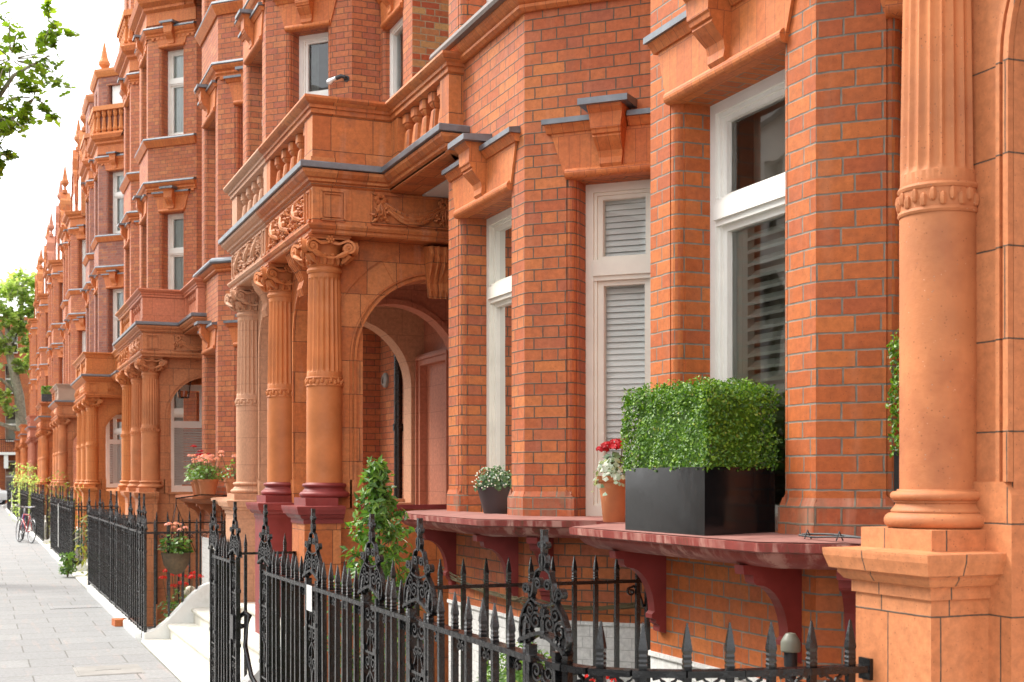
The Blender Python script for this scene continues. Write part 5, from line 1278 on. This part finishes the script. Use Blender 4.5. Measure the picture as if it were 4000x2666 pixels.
tree('far plane tree with a pale forked trunk at the street end', (3.1, 96.5, 0),
     [([(0,0,-.2),(0,0,4.5),(-.25,0,7.5),(-.9,0,10.5),(-1.0,0,12.5)], [.45,.40,.33,.26,.15]), ([(-.9,0,10.3),(-.1,.2,12.5),(.0,.3,15.5)], [.2,.16,.07]), ([(-.9,0,10.3),(-1.7,0,12.3),(-2.1,0,15)], [.2,.15,.06]), ([(0,0,5),(-1.5,0,5.6),(-3,.2,5.6)], [.18,.13,.05]), ([(-.25,0,7.5),(-1.4,0,8.6),(-2.6,0,9)], [.14,.1,.05])],
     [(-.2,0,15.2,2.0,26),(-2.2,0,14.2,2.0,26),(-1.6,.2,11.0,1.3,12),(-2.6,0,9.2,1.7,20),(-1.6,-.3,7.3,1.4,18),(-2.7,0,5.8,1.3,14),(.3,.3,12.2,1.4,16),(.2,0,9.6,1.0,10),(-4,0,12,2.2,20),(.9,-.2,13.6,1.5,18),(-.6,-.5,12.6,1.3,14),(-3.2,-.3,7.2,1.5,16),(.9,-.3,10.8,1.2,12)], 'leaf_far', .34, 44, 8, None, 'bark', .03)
# terrace closing the end of the street
eb = thing('end_building', 'red brick building with a white balcony closing the street behind the far tree', 'building', (2, 106, 0))
m = M(); ops = [(x, x+1.0, z, z+zh) for x in (1.2, 3.9, 6.6, 9.3, 12, 14.7, 17.4, 20.1, 22.8) for z, zh in ((.8,2.4),(4.6,2.6),(8.2,2.2),(11.2,1.6))]
PE = panel(m, (-20,0), (8,0), 0, 14, ops, .25, -1)
m.quad((8,0,0),(8,9,0),(8,9,14),(8,0,14)); m.quad((-20,0,14),(8,0,14),(8,9,14),(-20,9,14)); m.quad((-20,9,0),(8,9,0),(8,9,14),(-20,9,14))
obj('wall', m, 'brick_red', eb)
for (a, b, c, d) in ops:
    f = M(); y = .22
    for x0, x1, z0, z1 in ((a-20,a-19.9,c,d),(b-20.1,b-20,c,d),(a-19.9,b-20.1,c,c+.12),(a-19.9,b-20.1,d-.12,d),(a-19.9,b-20.1,(c+d)/2-.06,(c+d)/2+.06)): f.box(x0,x1,y-.05,y+.06,z0,z1)
    w_ = obj('window', f, 'white_paint', eb); g = M(); g.quad((a-20,y+.2,c),(b-20,y+.2,c),(b-20,y+.2,d-(d-c)*.35),(a-20,y+.2,d-(d-c)*.35)) if (int(a*10)+int(c))%2 else g.quad((a-20,y+.2,c+.8),(b-20,y+.2,c+.8),(b-20,y+.2,d),(a-20,y+.2,d)); obj('blind', g, 'blind', w_); g = M(); g.quad((a-20,y,c),(b-20,y,c),(b-20,y,d),(a-20,y,d)); obj('pane', g, 'glass', w_)  # pale sheets added behind the panes to lighten the dark windows
m = M(); m.box(-20,8,-1.1,0,3.6,3.8); bal = obj('balcony', m, 'white_paint', eb)
m = M(); [m.box(x*.14-20,x*.14-19.97,-1.06,-1.03,3.8,4.7) for x in range(200)]; m.box(-20,8,-1.08,-1.01,4.7,4.76); obj('balustrade', m, 'iron', bal)
for x in (-18,-14,-10,-6,-2,.2,2,6): m = M(); m.box(x-.15,x+.15,-1.0,-.6,2.6,3.6); obj('bracket', m, 'white_paint', bal)
m = M(); m.box(-20,8,.3,9,-.1,0); m.quad((-20,4,0),(8,4,0),(8,4,14),(-20,4,14)); obj('inner_wall', m, 'room', eb)
def car(loc, rz, mat, label, van=False):
    b = thing('parked_van' if van else 'parked_car', label, 'van' if van else 'car', loc, 'vehicles parked at the far end', rz); L, W, Hh = (4.6, 1.85, 2.0) if van else (4.2, 1.75, 1.45)
    m = M(); hw = W/2
    prof = [(0,.35),(0,.8),(.1,.95),(.9,1.05),(1.5,1.75),(1.7,Hh),(4.45,Hh),(L,1.5),(L,.35)] if van else [(0,.35),(.02,.7),(.2,.82),(1.0,.92),(1.65,1.38),(1.9,Hh),(2.9,Hh),(3.55,1.0),(4.1,.92),(L,.7),(L,.35)]
    k = len(prof)
    ins = [.06 if z > 1.2 else 0 for _, z in prof]
    m.add([(-hw+i_, y, z) for (y,z), i_ in zip(prof,ins)]+[(hw-i_, y, z) for (y,z), i_ in zip(prof,ins)], [tuple(range(k)), tuple(range(2*k-1,k-1,-1))]+[(i,(i+1)%k,k+(i+1)%k,k+i) for i in range(k)])
    obj('body', m, mat, b)
    g = M()
    a, c = (prof[3], prof[4]) if van else (prof[3], prof[4])
    y0, z0, y1, z1 = a[0]+.12, a[1]+.1, prof[5][0]-.06, prof[5][1]-.08
    g.quad((-hw+.15,y0-.02,z0),(hw-.15,y0-.02,z0),(hw-.2,y1-.02,z1),(-hw+.2,y1-.02,z1)); obj('windscreen', g, 'car_dark', b)
    for x in (-hw-.004, hw+.004):
        g = M(); g.quad((x,1.5,1.0),(x,3.0,1.0),(x*.95,2.8,1.35 if not van else 1.7),(x*.95,1.8,1.35 if not van else 1.7)); obj('side_window', g, 'car_dark', b)
    for x in (-hw+.1, hw-.1):
        for y in (.8, L-.85):
            w_ = M(); w_.lathe(0,0,[(.31,-.1),(.32,-.06),(.32,.06),(.31,.1)], 20); w_.v = [(z+x, xx+y, yy+.32) for xx, yy, z in w_.v]; wh = obj('wheel', w_, 'rubber', b)
            w_ = M(); w_.lathe(0,0,[(.19,-.105),(.19,.105)], 16); w_.v = [(z+x, xx+y, yy+.32) for xx, yy, z in w_.v]; obj('hub', w_, 'chrome', wh)
        h = M(); h.ell((x*.85, .02, .68), (.13,.05,.08), 8, 6); obj('headlight', h, 'silver_lamp', b)
    pl = M(); pl.box(-.26,.26,-.012,.0,.45,.56); obj('number_plate', pl, 'paper', b)
car((1.9, 99.2, .0), .9, 'van_white', 'white van parked beyond the far end of the railings', True)
car((-2.4, 60, -.13), 0, 'car_dark', 'dark car parked at the kerb beyond the pavement')
wb = thing('window_box', 'dark trough of clipped green on a far balcony', 'planter', (2.56, 57.3, 5.0)); m = M(); m.box(0,.9,0,.4,0,.3); obj('trough', m, 'car_dark', wb)
g = M(); rng = random.Random(6); scatter_box(g, -.02,.92,-.02,.42,.3,.62,1500,.07,rng); obj('foliage', g, 'leaf_laurel', wb)
# ---------------------------------------------------------------- the other side of the street (seen only in the window glass)
def opposite(y0, lab):
    o = thing('stucco_house', lab, 'house', (-12.2, y0, 0), 'cream stucco houses across the street'); m = M()
    ops = [(x, x+1.1, z, z+h_) for x in (.9, 3.0, 5.1) for z, h_ in ((.9,2.4),(4.6,2.6),(8.3,2.0))]
    P = panel(m, (0,0), (0,7), 0, 11.5, ops, .2, -1); m.quad((0,0,11.5),(0,7,11.5),(-8,7,11.5),(-8,0,11.5)); m.quad((0,0,0),(-8,0,0),(-8,0,11.5),(0,0,11.5)); m.quad((0,7,0),(-8,7,0),(-8,7,11.5),(0,7,11.5)); m.quad((-8,0,0),(-8,7,0),(-8,7,11.5),(-8,0,11.5))
    obj('wall', m, 'stucco', o)
    c = M(); c.sweep([(0,0),(0,7)], [(-.05,11),(.1,11),(.3,11.4),(.4,11.5),(-.05,11.5)], side=-1) if False else c.box(-.05,.4,0,7,11.2,11.5); c.box(-.02,.12,0,7,3.9,4.15); c.box(-.02,.1,0,7,7.6,7.8)
    obj('cornice', c, 'stucco', o); g = M()
    for a, b, z0, z1 in ops: g.quad((-.18,a,z0),(-.18,b,z0),(-.18,b,z1),(-.18,a,z1))
    obj('window', g, 'car_dark', o)
    p = M()
    for a, b, z0, z1 in ops:
        if z0 < 7: p.add([(0,a-.2,z1+.25),(0,b+.2,z1+.25),(0,(a+b)/2,z1+.75),(.16,a-.2,z1+.25),(.16,b+.2,z1+.25),(.16,(a+b)/2,z1+.75)], [(0,1,4,3),(1,2,5,4),(2,0,3,5),(3,4,5),(0,2,1)])
    obj('pediment', p, 'stucco', o)
    return o
ho = opposite(-2, 'cream stucco house across the street reflected in the nearest window')
for k, y in enumerate((5, 12, 19, 26)): copy_tree(ho, (-12.2, y, 0), ['second stucco house across the street', 'third stucco house across the street', 'fourth stucco house across the street', 'last stucco house across the street'][k])
